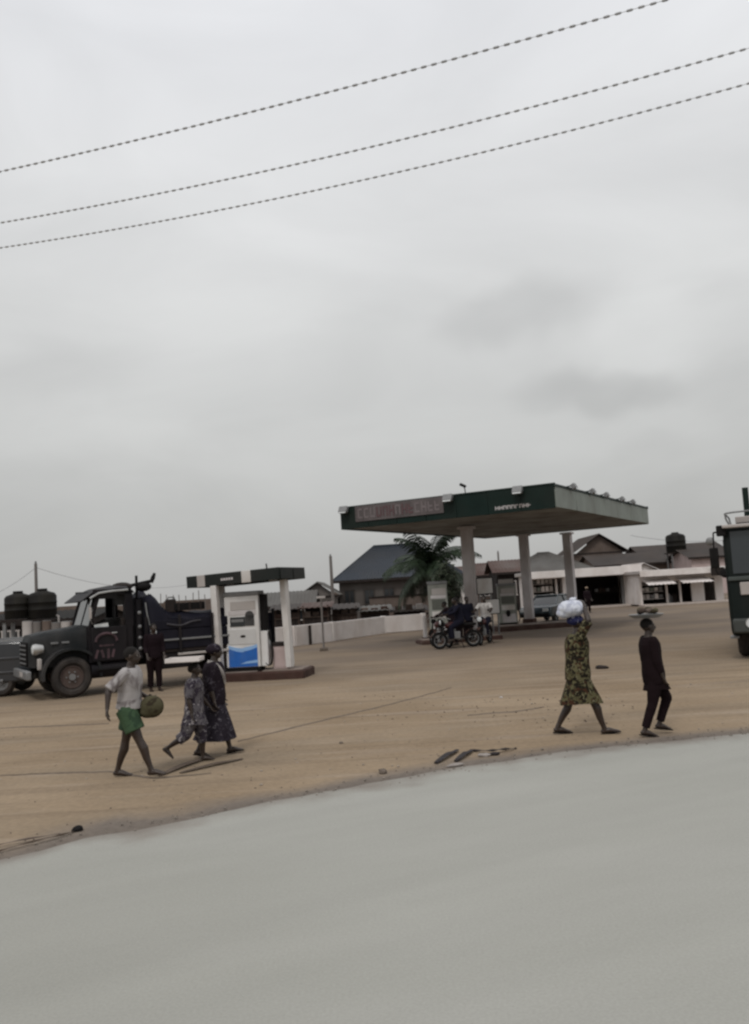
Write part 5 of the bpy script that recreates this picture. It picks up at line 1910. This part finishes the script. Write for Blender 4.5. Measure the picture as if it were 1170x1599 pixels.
def house(label, x0, x1, Y, depth, wall_h, roof_h, wallm, roofm, style='hip', z0=0.0, over=0.5, nwin=3, rz=0.0, door=True, name='house', hipin=None, winm=None):
    cx = (x0 + x1) / 2
    W_ = x1 - x0
    t = thing(name, label, 'house', (cx, Y, z0), rz)
    MB().box((0, depth / 2, wall_h / 2 - .1), (W_, depth, wall_h + .2)).build('wall', wallm, t, smooth=False)
    a_ = (-W_ / 2 - over, -over, wall_h)
    b_ = (W_ / 2 + over, -over, wall_h)
    c_ = (W_ / 2 + over, depth + over, wall_h)
    d_ = (-W_ / 2 - over, depth + over, wall_h)
    yr = depth / 2
    if style == 'hip':
        ins = hipin if hipin is not None else min(W_ / 2 - .2, depth / 2)
        r1, r2 = (-W_ / 2 + ins, yr, wall_h + roof_h), (W_ / 2 - ins, yr, wall_h + roof_h)
        MB().corr(a_, b_, r2, r1).build('roof_slope', roofm, t, smooth=False)
        MB().corr(c_, d_, r1, r2).build('roof_slope', roofm, t, smooth=False)
        MB().corr(b_, c_, r2, r2).build('roof_slope', roofm, t, smooth=False)
        MB().corr(d_, a_, r1, r1).build('roof_slope', roofm, t, smooth=False)
        MB().tube([r1, r2], .09, 6).tube([a_, r1], .06, 6).tube([b_, r2], .06, 6).build('ridge_cap', roofm, t)
    elif style == 'gable_front':      # ridge runs away from the viewer
        r1, r2 = (0, -over, wall_h + roof_h), (0, depth + over, wall_h + roof_h)
        MB().corr(d_, a_, r1, r2).build('roof_slope', roofm, t, smooth=False)
        MB().corr(b_, c_, r2, r1).build('roof_slope', roofm, t, smooth=False)
        MB().add([(-W_ / 2, .0, wall_h), (W_ / 2, .0, wall_h), (0, .0, wall_h + roof_h * .93), (-W_ / 2, .2, wall_h), (W_ / 2, .2, wall_h), (0, .2, wall_h + roof_h * .93)],
                 [(0, 1, 2), (5, 4, 3), (0, 3, 4, 1), (1, 4, 5, 2), (2, 5, 3, 0)]).build('gable', wallm, t, smooth=False)
    else:                             # ridge parallel to the front
        r1, r2 = (-W_ / 2 - over, yr, wall_h + roof_h), (W_ / 2 + over, yr, wall_h + roof_h)
        MB().corr(a_, b_, r2, r1).build('roof_slope', roofm, t, smooth=False)
        MB().corr(c_, d_, r1, r2).build('roof_slope', roofm, t, smooth=False)
        for sx in (-1, 1):
            x = sx * W_ / 2
            MB().add([(x, 0, wall_h), (x, depth, wall_h), (x, yr, wall_h + roof_h * .93), (x * .98, 0, wall_h), (x * .98, depth, wall_h), (x * .98, yr, wall_h + roof_h * .93)],
                     [(0, 1, 2), (5, 4, 3), (0, 3, 4, 1), (1, 4, 5, 2), (2, 5, 3, 0)]).build('gable', wallm, t, smooth=False)
    MB().box((0, -over + .03, wall_h - .10), (W_ + 2 * over, .05, .18)).build('fascia_board', M_dkbrown, t, smooth=False)
    for k in range(nwin):
        window(t, (-W_ / 2 + W_ * (k + .5) / nwin, -.045, wall_h * .58), min(1.1, W_ / nwin * .5), min(1.1, wall_h * .4), shutter=winm)
    return t


def hx(px, Y):
    return dep(px, 920, Y).x


def hz(px, py, Y):
    return dep(px, py, Y).z


# blue-grey hip roofed house behind the palm
Y = 66
zt, ze = hz(584, 853, Y + 5), hz(530, 907, Y)
house('big house with dark blue-grey hipped roof behind the palm tree', hx(530, Y), hx(716, Y), Y, 10, ze, zt - ze, mat('dull_plaster', (0.105, 0.095, 0.088), .9, .15, 1.2, dirt=(0.07, 0.055, 0.048), dirt_amt=.6), M_roofblue, 'hip', 0, .5, 6, hipin=2.7, winm=M_roofbrown)
Y = 62
zt, ze = hz(502, 908, Y), hz(470, 932, Y)
house('small house with pale grey front gable left of the blue roof', hx(470, Y), hx(523, Y), Y, 7, ze, zt - ze, M_gplast, M_roofgrey, 'gable_front', 0, .35, 2)
Y = 58
house('low shed with rusty pale roof just behind the small canopy post', hx(398, Y), hx(486, Y), Y, 4, hz(450, 945, Y), 0.9, M_dkbrown, M_roofgrey, 'side', 0, .3, 2, name='shed')
# brown wall in front of the blue roofed house
Y = 56
t = thing('compound_wall', 'tall brown plaster compound wall below the blue-roofed house', 'wall', (hx(625, Y), Y, 0), 0)
zz = hz(625, 931, Y)
wd = hx(676, Y) - hx(578, Y)
for k in range(4):
    boxo('wall_panel', M_mud, t, (-wd / 2 + wd * (k + .5) / 4, 0, zz / 2), (wd / 4 - .02, .22, zz), .01)
boxo('coping', M_dkbrown, t, (0, 0, zz + .04), (wd + .1, .34, .09), .01)


def stall(label, px0, px1, py_top, Y, m_roof, m_body, group='wooden market stalls behind the white wall'):
    x0, x1 = hx(px0, Y), hx(px1, Y)
    zt = hz((px0 + px1) / 2, py_top, Y)
    w = x1 - x0
    t = thing('market_stall', label, 'stall', ((x0 + x1) / 2, Y, 0), random.uniform(-.06, .06), group)
    for sx in (-1, 1):
        for sy in (0, 1):
            MB().box((sx * (w / 2 - .06), sy * 1.6, zt / 2), (.09, .09, zt - .04)).build('post', M_brown, t, smooth=False)
    MB().corr((-w / 2 - .2, -.35, zt - .12), (w / 2 + .2, -.35, zt - .12), (w / 2 + .2, 1.9, zt + .15), (-w / 2 - .2, 1.9, zt + .15), .3, .025).build('roof', m_roof, t, smooth=False)
    n = 6
    for k in range(n):
        boxo('dark_strip', m_body, t, (-w / 2 + w * (k + .5) / n, .0, .45 + random.uniform(-.03, .03)), (w / n - .03, .05, .9))  # upright planks of the stall front
    boxo('counter', M_brown, t, (0, .15, .93), (w, .5, .06), .01)
    boxo('back_wall', M_dkbrown, t, (0, 1.6, zt / 2), (w - .2, .05, zt - .2))
    rs = random.Random(px0)
    for k in range(3):
        boxo('crate', rs.choice((M_mud, M_brown, M_zinc, M_redbrown)), t, (-w / 3 + w / 3 * k, .2, 1.10), (.4, .3, .28 * rs.uniform(.7, 1.3)), .02)
    return t


stall('dark wooden market stall nearest the thin pale post', 470, 512, 945, 50, M_roofrust, M_dkbrown)
stall('brown wooden market stall left of the brown compound wall', 516, 556, 947, 52, M_roofbrown, M_brown)
stall('wooden market stall with dull grey sheet roof below the brown wall', 560, 606, 950, 52, M_roofgrey, M_dkbrown)
stall('low dark market stall at the wall end by the grey-green pump', 612, 662, 951, 53, M_roofbrown, M_dkbrown)
stall('wooden market stall seen between the small canopy posts', 425, 466, 948, 50, M_roofbrown, M_dkbrown)


# palm
def palm():
    base = at(681, 975)
    Y = 50.0
    q = dep(670, 882, Y)
    t = thing('palm_tree', 'green coconut palm with drooping fronds between blue roof and column', 'palm tree', (q.x + .25, Y, 0), 0)
    top = Vector((0 - .25, 0, q.z))
    pts = smooth_path([(0, 0, -.1), (.05, 0, top.z * .4), (-.1, 0, top.z * .8), top], 6)
    MB().tube(pts, [.2 - .09 * i / (len(pts) - 1) for i in range(len(pts))], 10).build('trunk', M_bark, t)
    rs = random.Random(8)
    for k in range(30):
        az = k * 2.399 + rs.uniform(-.2, .2)
        elv = R_((68, 45, 22, 2, -18)[k % 5] + rs.uniform(-8, 8))
        ln = rs.uniform(2.7, 3.6)
        d = Vector((math.cos(az), math.sin(az), 0))
        P = []
        n = 13
        cur = top.copy()
        e = elv
        for i in range(n + 1):
            P.append(cur.copy())
            cur = cur + (d * math.cos(e) + Vector((0, 0, 1)) * math.sin(e)) * ln / n
            e -= R_(4.2 + 4.0 * i / n)
        mb = MB().tube(P, [.035 - .027 * i / n for i in range(n + 1)], 5)
        side = Vector((-d.y, d.x, 0))
        for i in range(1, n * 2):
            s = i / 2
            a_ = P[int(s)].lerp(P[min(n, int(s) + 1)], s % 1)
            tan = (P[min(n, int(s) + 1)] - P[int(s)]).normalized()
            L_ = .78 * math.sin(PI * min(.97, .18 + .80 * s / n)) + .08
            for sg in (-1, 1):
                dr = (side * sg * .8 + tan * .65 + Vector((0, 0, -.42 - rs.uniform(0, .35)))).normalized()
                w2 = tan * .062
                m1 = a_ + dr * L_ * .55 + Vector((0, 0, .02))
                tip = a_ + dr * L_ + Vector((0, 0, -.12))
                mb.add([a_ - w2 * .6, a_ + w2 * .6, m1 + w2 * .8, m1 - w2 * .8, tip], [(0, 1, 2, 3), (3, 2, 4)])
        mb.build('frond', M_leaf, t, smooth=False)
    for k in range(6):
        an = k * 1.05
        MB().ball((top.x + .2 * math.cos(an), .2 * math.sin(an), top.z - .22), (.11, .11, .14), 8, 6).build('coconut', M_leaf, t)


palm()


def bush(name, label, c, r, n, seed, m=None, cat='bush'):
    t = thing(name, label, cat, (c[0], c[1], 0), 0)
    rs = random.Random(seed)
    st = MB()
    mb = MB()
    for k in range(9):
        an = rs.uniform(0, 6.28)
        tip = Vector((math.cos(an) * r[0] * .7, math.sin(an) * r[1] * .7, c[2] + r[2] * rs.uniform(-.4, .7)))
        st.tube([(0, 0, 0), (tip.x * .3, tip.y * .3, tip.z * .5), tip], [.05, .035, .012], 5)
    for i in range(n):
        v = Vector((rs.gauss(0, 1), rs.gauss(0, 1), rs.gauss(0, 1))).normalized() * rs.uniform(.35, 1.0) ** .6
        lump = 1 + .35 * mnoise.noise(v * 2.2 + Vector((seed, 0, 0)))
        p = Vector((v.x * r[0] * lump, v.y * r[1] * lump, c[2] + v.z * r[2] * lump))
        s = rs.uniform(.07, .16)
        a_ = Vector((rs.gauss(0, 1), rs.gauss(0, 1), rs.gauss(0, .6))).normalized()
        b_ = a_.orthogonal().normalized()
        mb.add([p - a_ * s, p + b_ * s * .45, p + a_ * s, p - b_ * s * .45], [(0, 1, 2, 3)])
    st.build('stems', M_bark, t)
    f = mb.build('foliage', m or M_greenw, t, smooth=False)
    f['kind'] = 'stuff'
    return t


q = dep(709, 920, 42)
bush('shrub', 'dark leafy shrub between the grey-green pump and near column', (q.x, 47, 2.0), (0.75, .8, 1.5), 1500, 3, mat('dark_leaf', (0.022, 0.030, 0.014), .7, .4, 2))


# far houses and roofs under and beyond the canopy
def far_house(label, px0, px1, pe, pt, Y, wallm, roofm, style, dp=8, nwin=3, rz=0.0, hipin=None, over=.4):
    m_ = (px0 + px1) / 2
    ze = hz(m_, pe, Y)
    zt = hz(m_, pt, Y + (dp / 2 if style != 'gable_front' else 0))
    return house(label, hx(px0, Y), hx(px1, Y), Y, dp, ze, zt - ze, wallm, roofm, style, 0, over, nwin, rz, hipin=hipin)


far_house('wide house with brown-grey hipped roof seen between the far columns', 806, 928, 893, 862, 82, M_gplast, M_roofgrey, 'hip', 9, 4, hipin=3.0)
far_house('house with brown front gable roof showing above the canopy end', 905, 977, 862, 833, 96, M_mud, M_roofbrown, 'gable_front', 9, 2, over=.6)
far_house('long low house with dark brown roof behind the pale shop fronts', 935, 1050, 880, 863, 90, M_mud, M_roofbrown, 'side', 8, 4)
far_house('higher dark brown roofed building behind the black water tank', 1012, 1142, 866, 848, 94, M_mud, M_roofbrown, 'side', 8, 4)
far_house('pinkish upper storey house beside the tall lorry', 1084, 1150, 868, 855, 84, M_pink, M_roofbrown, 'side', 6, 1)
far_house('small rusty roofed house left of the second column', 742, 800, 897, 878, 78, M_mud, M_roofrust, 'side', 6, 2)
far_house('reddish roofed hut close behind the blue-grey pump', 778, 816, 893, 874, 70, M_dkbrown, M_roofrust, 'side', 5, 1)
far_house('pale low house between the rusty roofs and the palm', 700, 752, 903, 884, 88, M_wallwhite, M_roofrust, 'side', 6, 2)


def water_tank(label, px, py_bot, py_top, Y, r, stand=True, group='black plastic water tanks', zb0=0):
    zb, zt = hz(px, py_bot, Y), hz(px, py_top, Y)
    h = zt - zb
    t = thing('water_tank', label, 'water tank', (hx(px, Y), Y, zb), 0, group)
    prof = [(0, r * .96), (.03, r), (.30, r), (.315, r * 1.03), (.335, r * 1.03), (.35, r), (.55, r), (.565, r * 1.03), (.585, r * 1.03), (.60, r), (.80, r), (.90, r * .86), (.965, r * .45), (1.0, r * .34)]
    MB().tube([(0, 0, a_ * h) for a_, _ in prof], [b_ for _, b_ in prof], 24).build('shell', M_tank, t, angle=50)
    MB().cyl((0, 0, h + .03), r * .36, .08, 'Z', 16).build('lid', M_black, t)
    MB().tube([(r * .98, 0, h * .08), (r * 1.15, 0, h * .06), (r * 1.15, 0, -.2)], .04, 6).build('outlet_pipe', M_zinc, t)
    if stand and zb > .4:
        s = thing('tank_stand', 'steel stand under the ' + label, 'tank stand', (hx(px, Y), Y, 0), 0)
        for sx in (-1, 1):
            for sy in (-1, 1):
                MB().box((sx * r * .75, sy * r * .75, zb / 2 - .06), (.12, .12, zb - .12)).build('leg', M_greymetal, s)
        MB().box((0, 0, zb - .06), (r * 2.0, r * 2.0, .1)).build('platform', M_dkbrown, s)
    return t


water_tank('black water tank at the far left with shorter top', 28, 966, 926, 34, .50)
water_tank('black water tank beside its twin and nearer the truck', 66, 966, 922, 34, .52)
water_tank('black water tank on the brown roofs above the shops', 1062, 862, 832, 88, .95)

# dark low sheds behind pickup
Y = 38
house('long low dark shed behind the pickup at the left edge', hx(-60, Y), hx(142, Y), Y, 5, hz(60, 968, Y), .35, M_dkbrown, M_tank, 'side', 0, .2, 4, name='shed')
rs = random.Random(6)
for k in range(6):
    px = 42 + k * 15
    q = at(px, 1010)
    w_ = rs.uniform(.3, .42)
    h_ = rs.uniform(.45, .8)
    t = thing('drum', ['pale dented drum leftmost before the dark shed', 'tall grey drum second before the dark shed', 'third drum along the dark shed front',
                       'fourth drum along the dark shed front', 'fifth drum along the shed beside the truck bonnet', 'last drum before the shed next to the truck cab'][k],
              'drum', (hx(px, 33.5), 33.5, 0), 0, 'drums stored before the dark shed')
    zt = hz(px, 970 + rs.uniform(-3, 4), 33.5)
    MB().tube([(0, 0, 0), (0, 0, zt * .33), (0, 0, zt * .34), (0, 0, zt * .36), (0, 0, zt * .66), (0, 0, zt * .67), (0, 0, zt * .69), (0, 0, zt)],
              [w_ * .5, w_ * .5, w_ * .53, w_ * .5, w_ * .5, w_ * .53, w_ * .5, w_ * .5], 14).build('barrel', (M_zinc, M_gplast, M_mud, M_gplast, M_zinc, M_mud)[k], t)
    MB().cyl((0, 0, zt + .01), w_ * .46, .03, 'Z', 14).build('lid', M_greymetal, t)


def util_pole(label, px, py_top, Y, r=.11, lean=0.0, arm=False):
    zt = hz(px, py_top, Y)
    t = thing('utility_pole', label, 'pole', (hx(px, Y), Y, 0), 0)
    MB().tube([(0, 0, -.1), (lean, 0, zt)], [r, r * .75], 9).build('shaft', M_gplast, t)
    MB().cyl((lean, 0, zt + .05), .05, .14, 'Z', 8).build('insulator', M_greymetal, t)
    return Vector((hx(px, Y) + lean, Y, zt - .2))


u1 = util_pole('grey utility pole standing beside the blue-grey roof', 519, 868, 60, .13)
u2 = util_pole('grey utility pole rising behind the black water tanks', 57, 880, 46, .10)
util_pole('thin grey pole rising among the rusty roofs', 782, 862, 75, .10)

# bare concrete wall with starter bars, left of the small canopy
Y = 45
t = thing('unfinished_wall', 'unfinished block wall topped with thin steel bars behind the truck bed', 'wall', (hx(290, Y), Y, 0), 0)
w_ = hx(345, Y) - hx(215, Y)
zb = hz(290, 958, Y)
for k in range(5):
    boxo('wall_panel', M_gplast, t, (-w_ / 2 + w_ * (k + .5) / 5, 0, zb / 2), (w_ / 5 - .02, .2, zb + random.uniform(-.05, .05)), .01)
rs = random.Random(2)
for k in range(13):
    x = -w_ / 2 + w_ * (k + .5) / 13
    hh = rs.uniform(.7, 1.15)
    MB().tube([(x, 0, zb - .05), (x + rs.uniform(-.05, .05), 0, zb + hh)], .022, 5).build('steel_bar', M_gplast, t)

# service wires
def wire(label, pts, r=.012, sag=.4):
    P = []
    for i in range(len(pts) - 1):
        a_, b_ = Vector(pts[i]), Vector(pts[i + 1])
        for k in range(12):
            s = k / 12
            P.append(a_.lerp(b_, s) - Vector((0, 0, sag * 4 * s * (1 - s))))
    P.append(Vector(pts[-1]))
    o = P[0].copy()
    t = thing('service_wire', label, 'wire', tuple(o), 0)
    MB().tube([p_ - o for p_ in P], r, 5).build('strand', M_wire, t)


wire('thin service wire dipping left from the pole behind the tanks', [u2, dep(-60, 945, 44)], .014, .3)
wire('thin service wire from the pole behind the tanks towards the truck', [u2, dep(330, 905, 60)], .012, .8)
wire('thin service wire above the roofs right of the canopy', [dep(985, 836, 92), dep(1150, 842, 90)], .03, .4)


# ------------------------------------------------------------------ shops at the right
def open_shop(label, px0, px1, py_base, py_top, bays, band, Y=None, wallm=None, depth=4.0, apron=True):
    """bays: list of (px0, px1, py_head, kind)"""
    p = at((px0 + px1) / 2, py_base)
    Y = Y or p.y
    x0, x1 = hx(px0, Y), hx(px1, Y)
    cx = (x0 + x1) / 2
    w = x1 - x0
    zt = hz((px0 + px1) / 2, py_top, Y)
    t = thing('shop', label, 'shop', (cx, Y, 0), 0)
    wallm = wallm or M_wallwhite
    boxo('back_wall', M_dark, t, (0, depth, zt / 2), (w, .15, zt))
    boxo('floor', M_mud, t, (0, depth / 2, .04), (w, depth, .12))
    for sx in (-1, 1):
        boxo('side_wall', wallm, t, (sx * (w / 2 - .08), depth / 2, zt / 2), (.16, depth - .16, zt - .02))
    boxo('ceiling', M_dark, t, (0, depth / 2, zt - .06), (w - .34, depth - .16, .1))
    cur = x0
    zh0 = None
    for a_, b_, ph, kind in bays:
        xa, xb = hx(a_, Y), hx(b_, Y)
        zh = hz((a_ + b_) / 2, ph, Y)
        if xa - cur > .05:
            boxo('pier', wallm, t, ((cur + xa) / 2 - cx, .1, zt / 2), (xa - cur - .01, .2, zt - .04), .01)
        boxo('lintel', wallm, t, ((xa + xb) / 2 - cx, .1, (zh + zt) / 2), (xb - xa - .01, .18, zt - zh - .03), .01)
        xm = (xa + xb) / 2 - cx
        bw_ = xb - xa
        if kind == 'shelf':
            for r in range(4):
                boxo('shelf', M_zinc, t, (xm, .7, .45 + r * .5), (bw_ - .1, .5, .05))
                for c_ in range(5):
                    boxo('goods', random.choice((M_white, M_zinc, M_pale, M_wallwhite, M_greymetal)), t, (xm - bw_ / 2 + bw_ * (c_ + .6) / 5.3, .62, .63 + r * .5),
                         (bw_ / 7, .3, random.uniform(.18, .36)), .01)
        elif kind == 'door':
            boxo('door_leaf', M_dkbrown, t, (xm - bw_ * .38, .3, zh / 2 + .05), (.06, bw_ * .4, zh - .12))
        elif kind == 'clutter':
            for c_ in range(4):
                MB().box((xm - bw_ * .3 + c_ * bw_ * .2, .5, .3), (bw_ * .16, .4, random.uniform(.4, .9))).build('goods', random.choice((M_greymetal, M_slate, M_dkbrown)), t, bevel=.02)
        elif kind == 'wide':
            boxo('shelf', M_dkbrown, t, (xm + bw_ * .2, 2.2, 1.0), (bw_ * .4, .5, .06))
            for c_ in range(6):
                boxo('goods', random.choice((M_dkbrown, M_greymetal, M_brown)), t, (xm + bw_ * .03 + bw_ * .065 * c_, 2.2, 1.22), (bw_ * .05, .3, random.uniform(.2, .45)), .01)
            boxo('inner_post', M_greymetal, t, (xm + bw_ * .36, .15, zh / 2), (.16, .12, zh))
        cur = xb
    if x1 - cur > .05:
        boxo('pier', wallm, t, ((cur + x1) / 2 - cx, .1, zt / 2), (x1 - cur - .01, .2, zt - .04), .01)
    # projecting roof band
    MB().box((0, depth / 2 - .55, zt + .12), (w + .5, depth + 1.3, .24)).build('roof', M_zinc, t, bevel=.03)
    MB().box((0, -1.22, zt + .02), (w + .5, .08, band)).build('roof_band', wallm, t, bevel=.015)
    if apron:
        MB().box((0, -.7, .05), (w + .3, 1.5, .14)).build('apron', mat('apron_concrete', (0.44, 0.38, 0.34), .9, .15, 2), t, bevel=.02)
    return t, cx, Y, zt


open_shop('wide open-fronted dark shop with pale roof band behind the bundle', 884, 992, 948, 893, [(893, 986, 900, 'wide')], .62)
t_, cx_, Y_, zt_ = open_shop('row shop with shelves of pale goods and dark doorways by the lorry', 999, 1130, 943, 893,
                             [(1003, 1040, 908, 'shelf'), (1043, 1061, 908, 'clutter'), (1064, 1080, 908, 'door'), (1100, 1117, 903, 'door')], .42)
for a_, b_ in ((1003, 1046), (1056, 1103)):
    xa, xb = hx(a_, Y_) - cx_, hx(b_, Y_) - cx_
    MB().corr((xa, -1.7, zt_ - .75), (xb, -1.7, zt_ - .75), (xb, -.05, zt_ - .38), (xa, -.05, zt_ - .38), .25, .02).build('awning', M_wallwhite, t_, smooth=False)
MB().box((hx(1112, Y_) - cx_, -1.32, zt_ - .12), (.9, .06, .55)).build('shop_sign', M_dkbrown, t_, bevel=.01)
MB().ball((hx(1123, Y_) - cx_, -1.35, zt_ - .25), (.34, .1, .34), 12, 8).build('dish', M_black, t_)
# pale shop between the columns
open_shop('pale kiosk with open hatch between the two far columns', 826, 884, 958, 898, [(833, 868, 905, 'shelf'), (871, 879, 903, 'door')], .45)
# pale gable end between the shops
Y = 74
house('pale building with low gable between the two shop fronts', hx(985, Y), hx(1030, Y), Y, 6, hz(1005, 893, Y), 0.75, M_wallwhite, M_zinc, 'gable_front', 0, .3, 1)
# small dark boundary far behind everything
t = thing('boundary_wall', 'long dull wall far behind the left sheds and houses', 'wall', (-14, 105, 0), 0)
for k in range(22):
    boxo('wall_panel', M_mud, t, (-70 + k * 9, 0, 1.2), (8.96, .25, 2.4 + .3 * (k % 3)), .02)


# ------------------------------------------------------------------ overhead cables
def cable(label, pL, pM, pR, z, seed):
    a_, m_, b_ = at(*pL, z), None, at(*pR, z)
    # mid point: same vertical plane as the ends, height found from the photograph
    d = ray(*pM)
    nrm = (b_ - a_).cross(Vector((0, 0, 1)))
    s = (a_ - CAM).dot(nrm) / d.dot(nrm)
    m_ = CAM + d * s
    o = a_.copy()
    tm = (m_ - a_).dot((b_ - a_)) / (b_ - a_).length_squared
    sagc = (a_.lerp(b_, tm).z - m_.z) / (tm * (1 - tm))

    def P(s):
        q_ = a_.lerp(b_, s)
        return Vector((q_.x, q_.y, q_.z - sagc * s * (1 - s)))
    t = thing('overhead_cable', label, 'cable', tuple(o), 0, 'overhead cables crossing the sky')
    pts = [P(-1.2 + 3.4 * i / 120) - o for i in range(121)]
    MB().tube(pts, .0030, 5).build('wire', M_wire, t)
    L_ = (b_ - a_).length
    step = .122
    mb = MB()
    s = -1.2
    while s < 2.2:
        c0 = P(s) - o
        c1 = P(s + step * .62 / L_) - o
        dd = c1 - c0
        mb.tube([c0, c0 + dd * .2, c0 + dd * .8, c1], [.005, .0145, .0145, .005], 7)
        s += step / L_
    k = mb.build('twisted_sleeves', M_wire, t)
    k['kind'] = 'stuff'


cable('uppermost dark beaded overhead cable crossing the sky', (0, 268), (520, 142), (1040, 0), 8.2, 1)
cable('middle dark beaded overhead cable crossing the sky', (0, 348), (585, 228), (1170, 75), 8.2, 2)
cable('lowest dark beaded overhead cable crossing the sky', (0, 387), (585, 277), (1170, 130), 8.2, 3)


# ------------------------------------------------------------------ small things on the ground
def rock(name, label, px, py, s, m=M_stone, seed=1, cat='stone', z=0.0, group=None, sq=(1, 1, .6), rz=0):
    q = at(px, py)
    b = MB().ball((0, 0, 0), (s * sq[0], s * sq[1], s * sq[2]), 12, 8)
    for i, v in enumerate(b.v):
        n = mnoise.noise(Vector(v) * (1.6 / s) + Vector((seed * 3.1, 0, 0)))
        b.v[i] = tuple(Vector(v) * (1 + .35 * n))
    o = b.build(name, m, None, angle=50)
    o.location = (q.x, q.y, s * sq[2] * .55 + z)
    o.rotation_euler = (0, 0, rz)
    return tag(o, label, cat, group)


rock('stone', 'dark stone lying on the sand near the middle of the road edge', 598, 1207, .055, M_stone, 1)
rock('stone', 'dark stone at the end of the dirty strip by the left road edge', 121, 1298, .055, M_black, 5)
rock('sack', 'dark flat sack lying on the sand behind the patterned dress', 940, 1044, .15, M_dkbrown, 2, 'sack', sq=(1.1, .6, .35), rz=-.3)
rock('stone', 'small pale stone in the sand before the patterned dress', 783, 1090, .035, M_zinc, 3)
rock('stone', 'tiny brown stone in the sand left of the middle', 533, 1161, .03, M_stone, 4)

# torn rubber strips at the road edge
M_rim = mat('broken_edge', (0.30, 0.27, 0.25), .9, .2, 8, bump=.4)


def strip(name, label, pts, w, h, m, cat='rubber strip', group=None):
    P = [at(*q_) for q_ in pts]
    o = P[0].copy()
    Q = smooth_path([p_ - o + Vector((0, 0, h * .5 + .004 + (.02 if 0 < i < len(P) - 1 else 0))) for i, p_ in enumerate(P)], 5)
    n = len(Q)
    mb = MB().tube(Q, [(h * (.5 + .4 * math.sin(i * 1.3)), w * (.35 + .65 * math.sin(PI * (.12 + .8 * i / n)))) for i in range(n)], 8, ax=(0, 0, 1))
    ob = mb.build(name, m, None, angle=60)
    ob.location = o
    return tag(ob, label, cat, group)


strip('rubber_strip', 'thick black torn rubber strip leftmost of the pair at the road edge', [(681, 1193), (697, 1183), (714, 1173)], .045, .02, M_wetrub)
strip('rubber_strip', 'shorter black torn rubber strip beside the kerb fragments at the road edge', [(712, 1190), (724, 1182), (737, 1173)], .042, .02, M_wetrub)
strip('rubber_strip', 'long thin dark rubber strip trailing right along the road edge', [(737, 1173), (765, 1176), (785, 1174), (806, 1170)], .025, .018, M_wetrub)
rock('stone', 'pale broken chunk of kerb amid the torn rubber strips', 756, 1181, .05, M_rim, 7, sq=(1.6, .8, .5))
rock('stone', 'brown lump of kerb touching the long rubber strip', 773, 1179, .05, M_wetrub, 9, sq=(1.2, .8, .5))
rock('stone', 'pale sliver of kerb below the two thick rubber strips', 712, 1196, .05, M_rim, 8, sq=(2.2, .6, .4), rz=.4)
strip('dark_strip', 'dark strip laid as a shadow on the sand from the green-shorts feet', [(250, 1212), (285, 1198), (325, 1184)], .06, .012, M_dullbrown, 'dark_strip')  # thin dark strip painted as the leg shadow of this walker
strip('dark_strip', 'long dark strip lying on the sand below the woman in black', [(282, 1208), (330, 1197), (378, 1186)], .05, .012, M_dullbrown, 'dark_strip')  # flat dark brown strip lying along the sand
strip('rope', 'thin dark rope lying from the left edge to the black stone', [(-20, 1336), (40, 1322), (90, 1310), (118, 1299)], .014, .012, M_dullbrown, 'rope')
strip('rope', 'second faint rope beside the first at the left road edge', [(-20, 1325), (30, 1317), (95, 1303)], .010, .010, M_mud, 'rope')


def scatter(name, n, seed, mats, smin, smax, area):
    """loose bits of grit nobody could count"""
    rs = random.Random(seed)
    mb = MB()
    for i in range(n):
        px, py = rs.uniform(*area[0]), rs.uniform(*area[1])
        q = at(px, py)
        if q.y < float(edge_y(q.x)) + .05:
            continue
        s = rs.uniform(smin, smax)
        mb.ball((q.x, q.y, s * .3), (s * rs.uniform(.7, 1.6), s * rs.uniform(.7, 1.4), s * .5), 6, 4, Matrix.Rotation(rs.uniform(0, 6), 4, 'Z'))
    o = mb.build(name, mats, None, smooth=False)
    return tag(o, None, None, None, 'stuff')


tag(scatter('pebbles', 500, 1, M_stone, .005, .012, ((-20, 1190), (1040, 1330))), 'small grit scattered over the sand')
tag(scatter('litter', 110, 2, mat('litter_pale', (0.30, 0.26, 0.22), .8, .2, 9), .008, .02, ((-20, 1190), (1010, 1230))), 'pale scraps of litter on the sand')
tag(scatter('dry_leaves', 110, 3, M_dullbrown, .008, .018, ((560, 1000), (1085, 1130))), 'dark dry leaf litter on the sand near the middle')

def edge_gravel():
    rs = random.Random(21)
    mb = MB()
    for i in range(380):
        x = rs.uniform(-6, 7.5)
        y = float(edge_y(x)) + rs.gauss(0.02, 0.16)
        s_ = rs.uniform(.005, .013) * (1.6 if rs.random() < .06 else 1)
        mb.ball((x, y, .012 + s_ * .2), (s_ * rs.uniform(.7, 1.6), s_ * rs.uniform(.7, 1.4), s_ * .6), 6, 4, Matrix.Rotation(rs.uniform(0, 6), 4, 'Z'))
    o = mb.build('gravel', mat('edge_gravel', (0.19, 0.165, 0.140), .9, .35, 9), None, smooth=False)
    tag(o, 'crumbled gravel along the broken road edge', None, None, 'stuff')


edge_gravel()

# ------------------------------------------------------------------ bake modifiers
bpy.context.view_layer.update()
dg = bpy.context.evaluated_depsgraph_get()
baked = []
for o in REMESH:
    baked.append((o, bpy.data.meshes.new_from_object(o.evaluated_get(dg))))
for o, me in baked:
    old = o.data
    o.modifiers.clear()
    o.data = me
    me.name = o.name
    if o.name.startswith(('body', 'shirt', 'hair', 'jacket', 'tunic', 'trousers', 'shorts', 'dress', 'headscarf', 'wrap', 'sack')):
        me.shade_smooth()
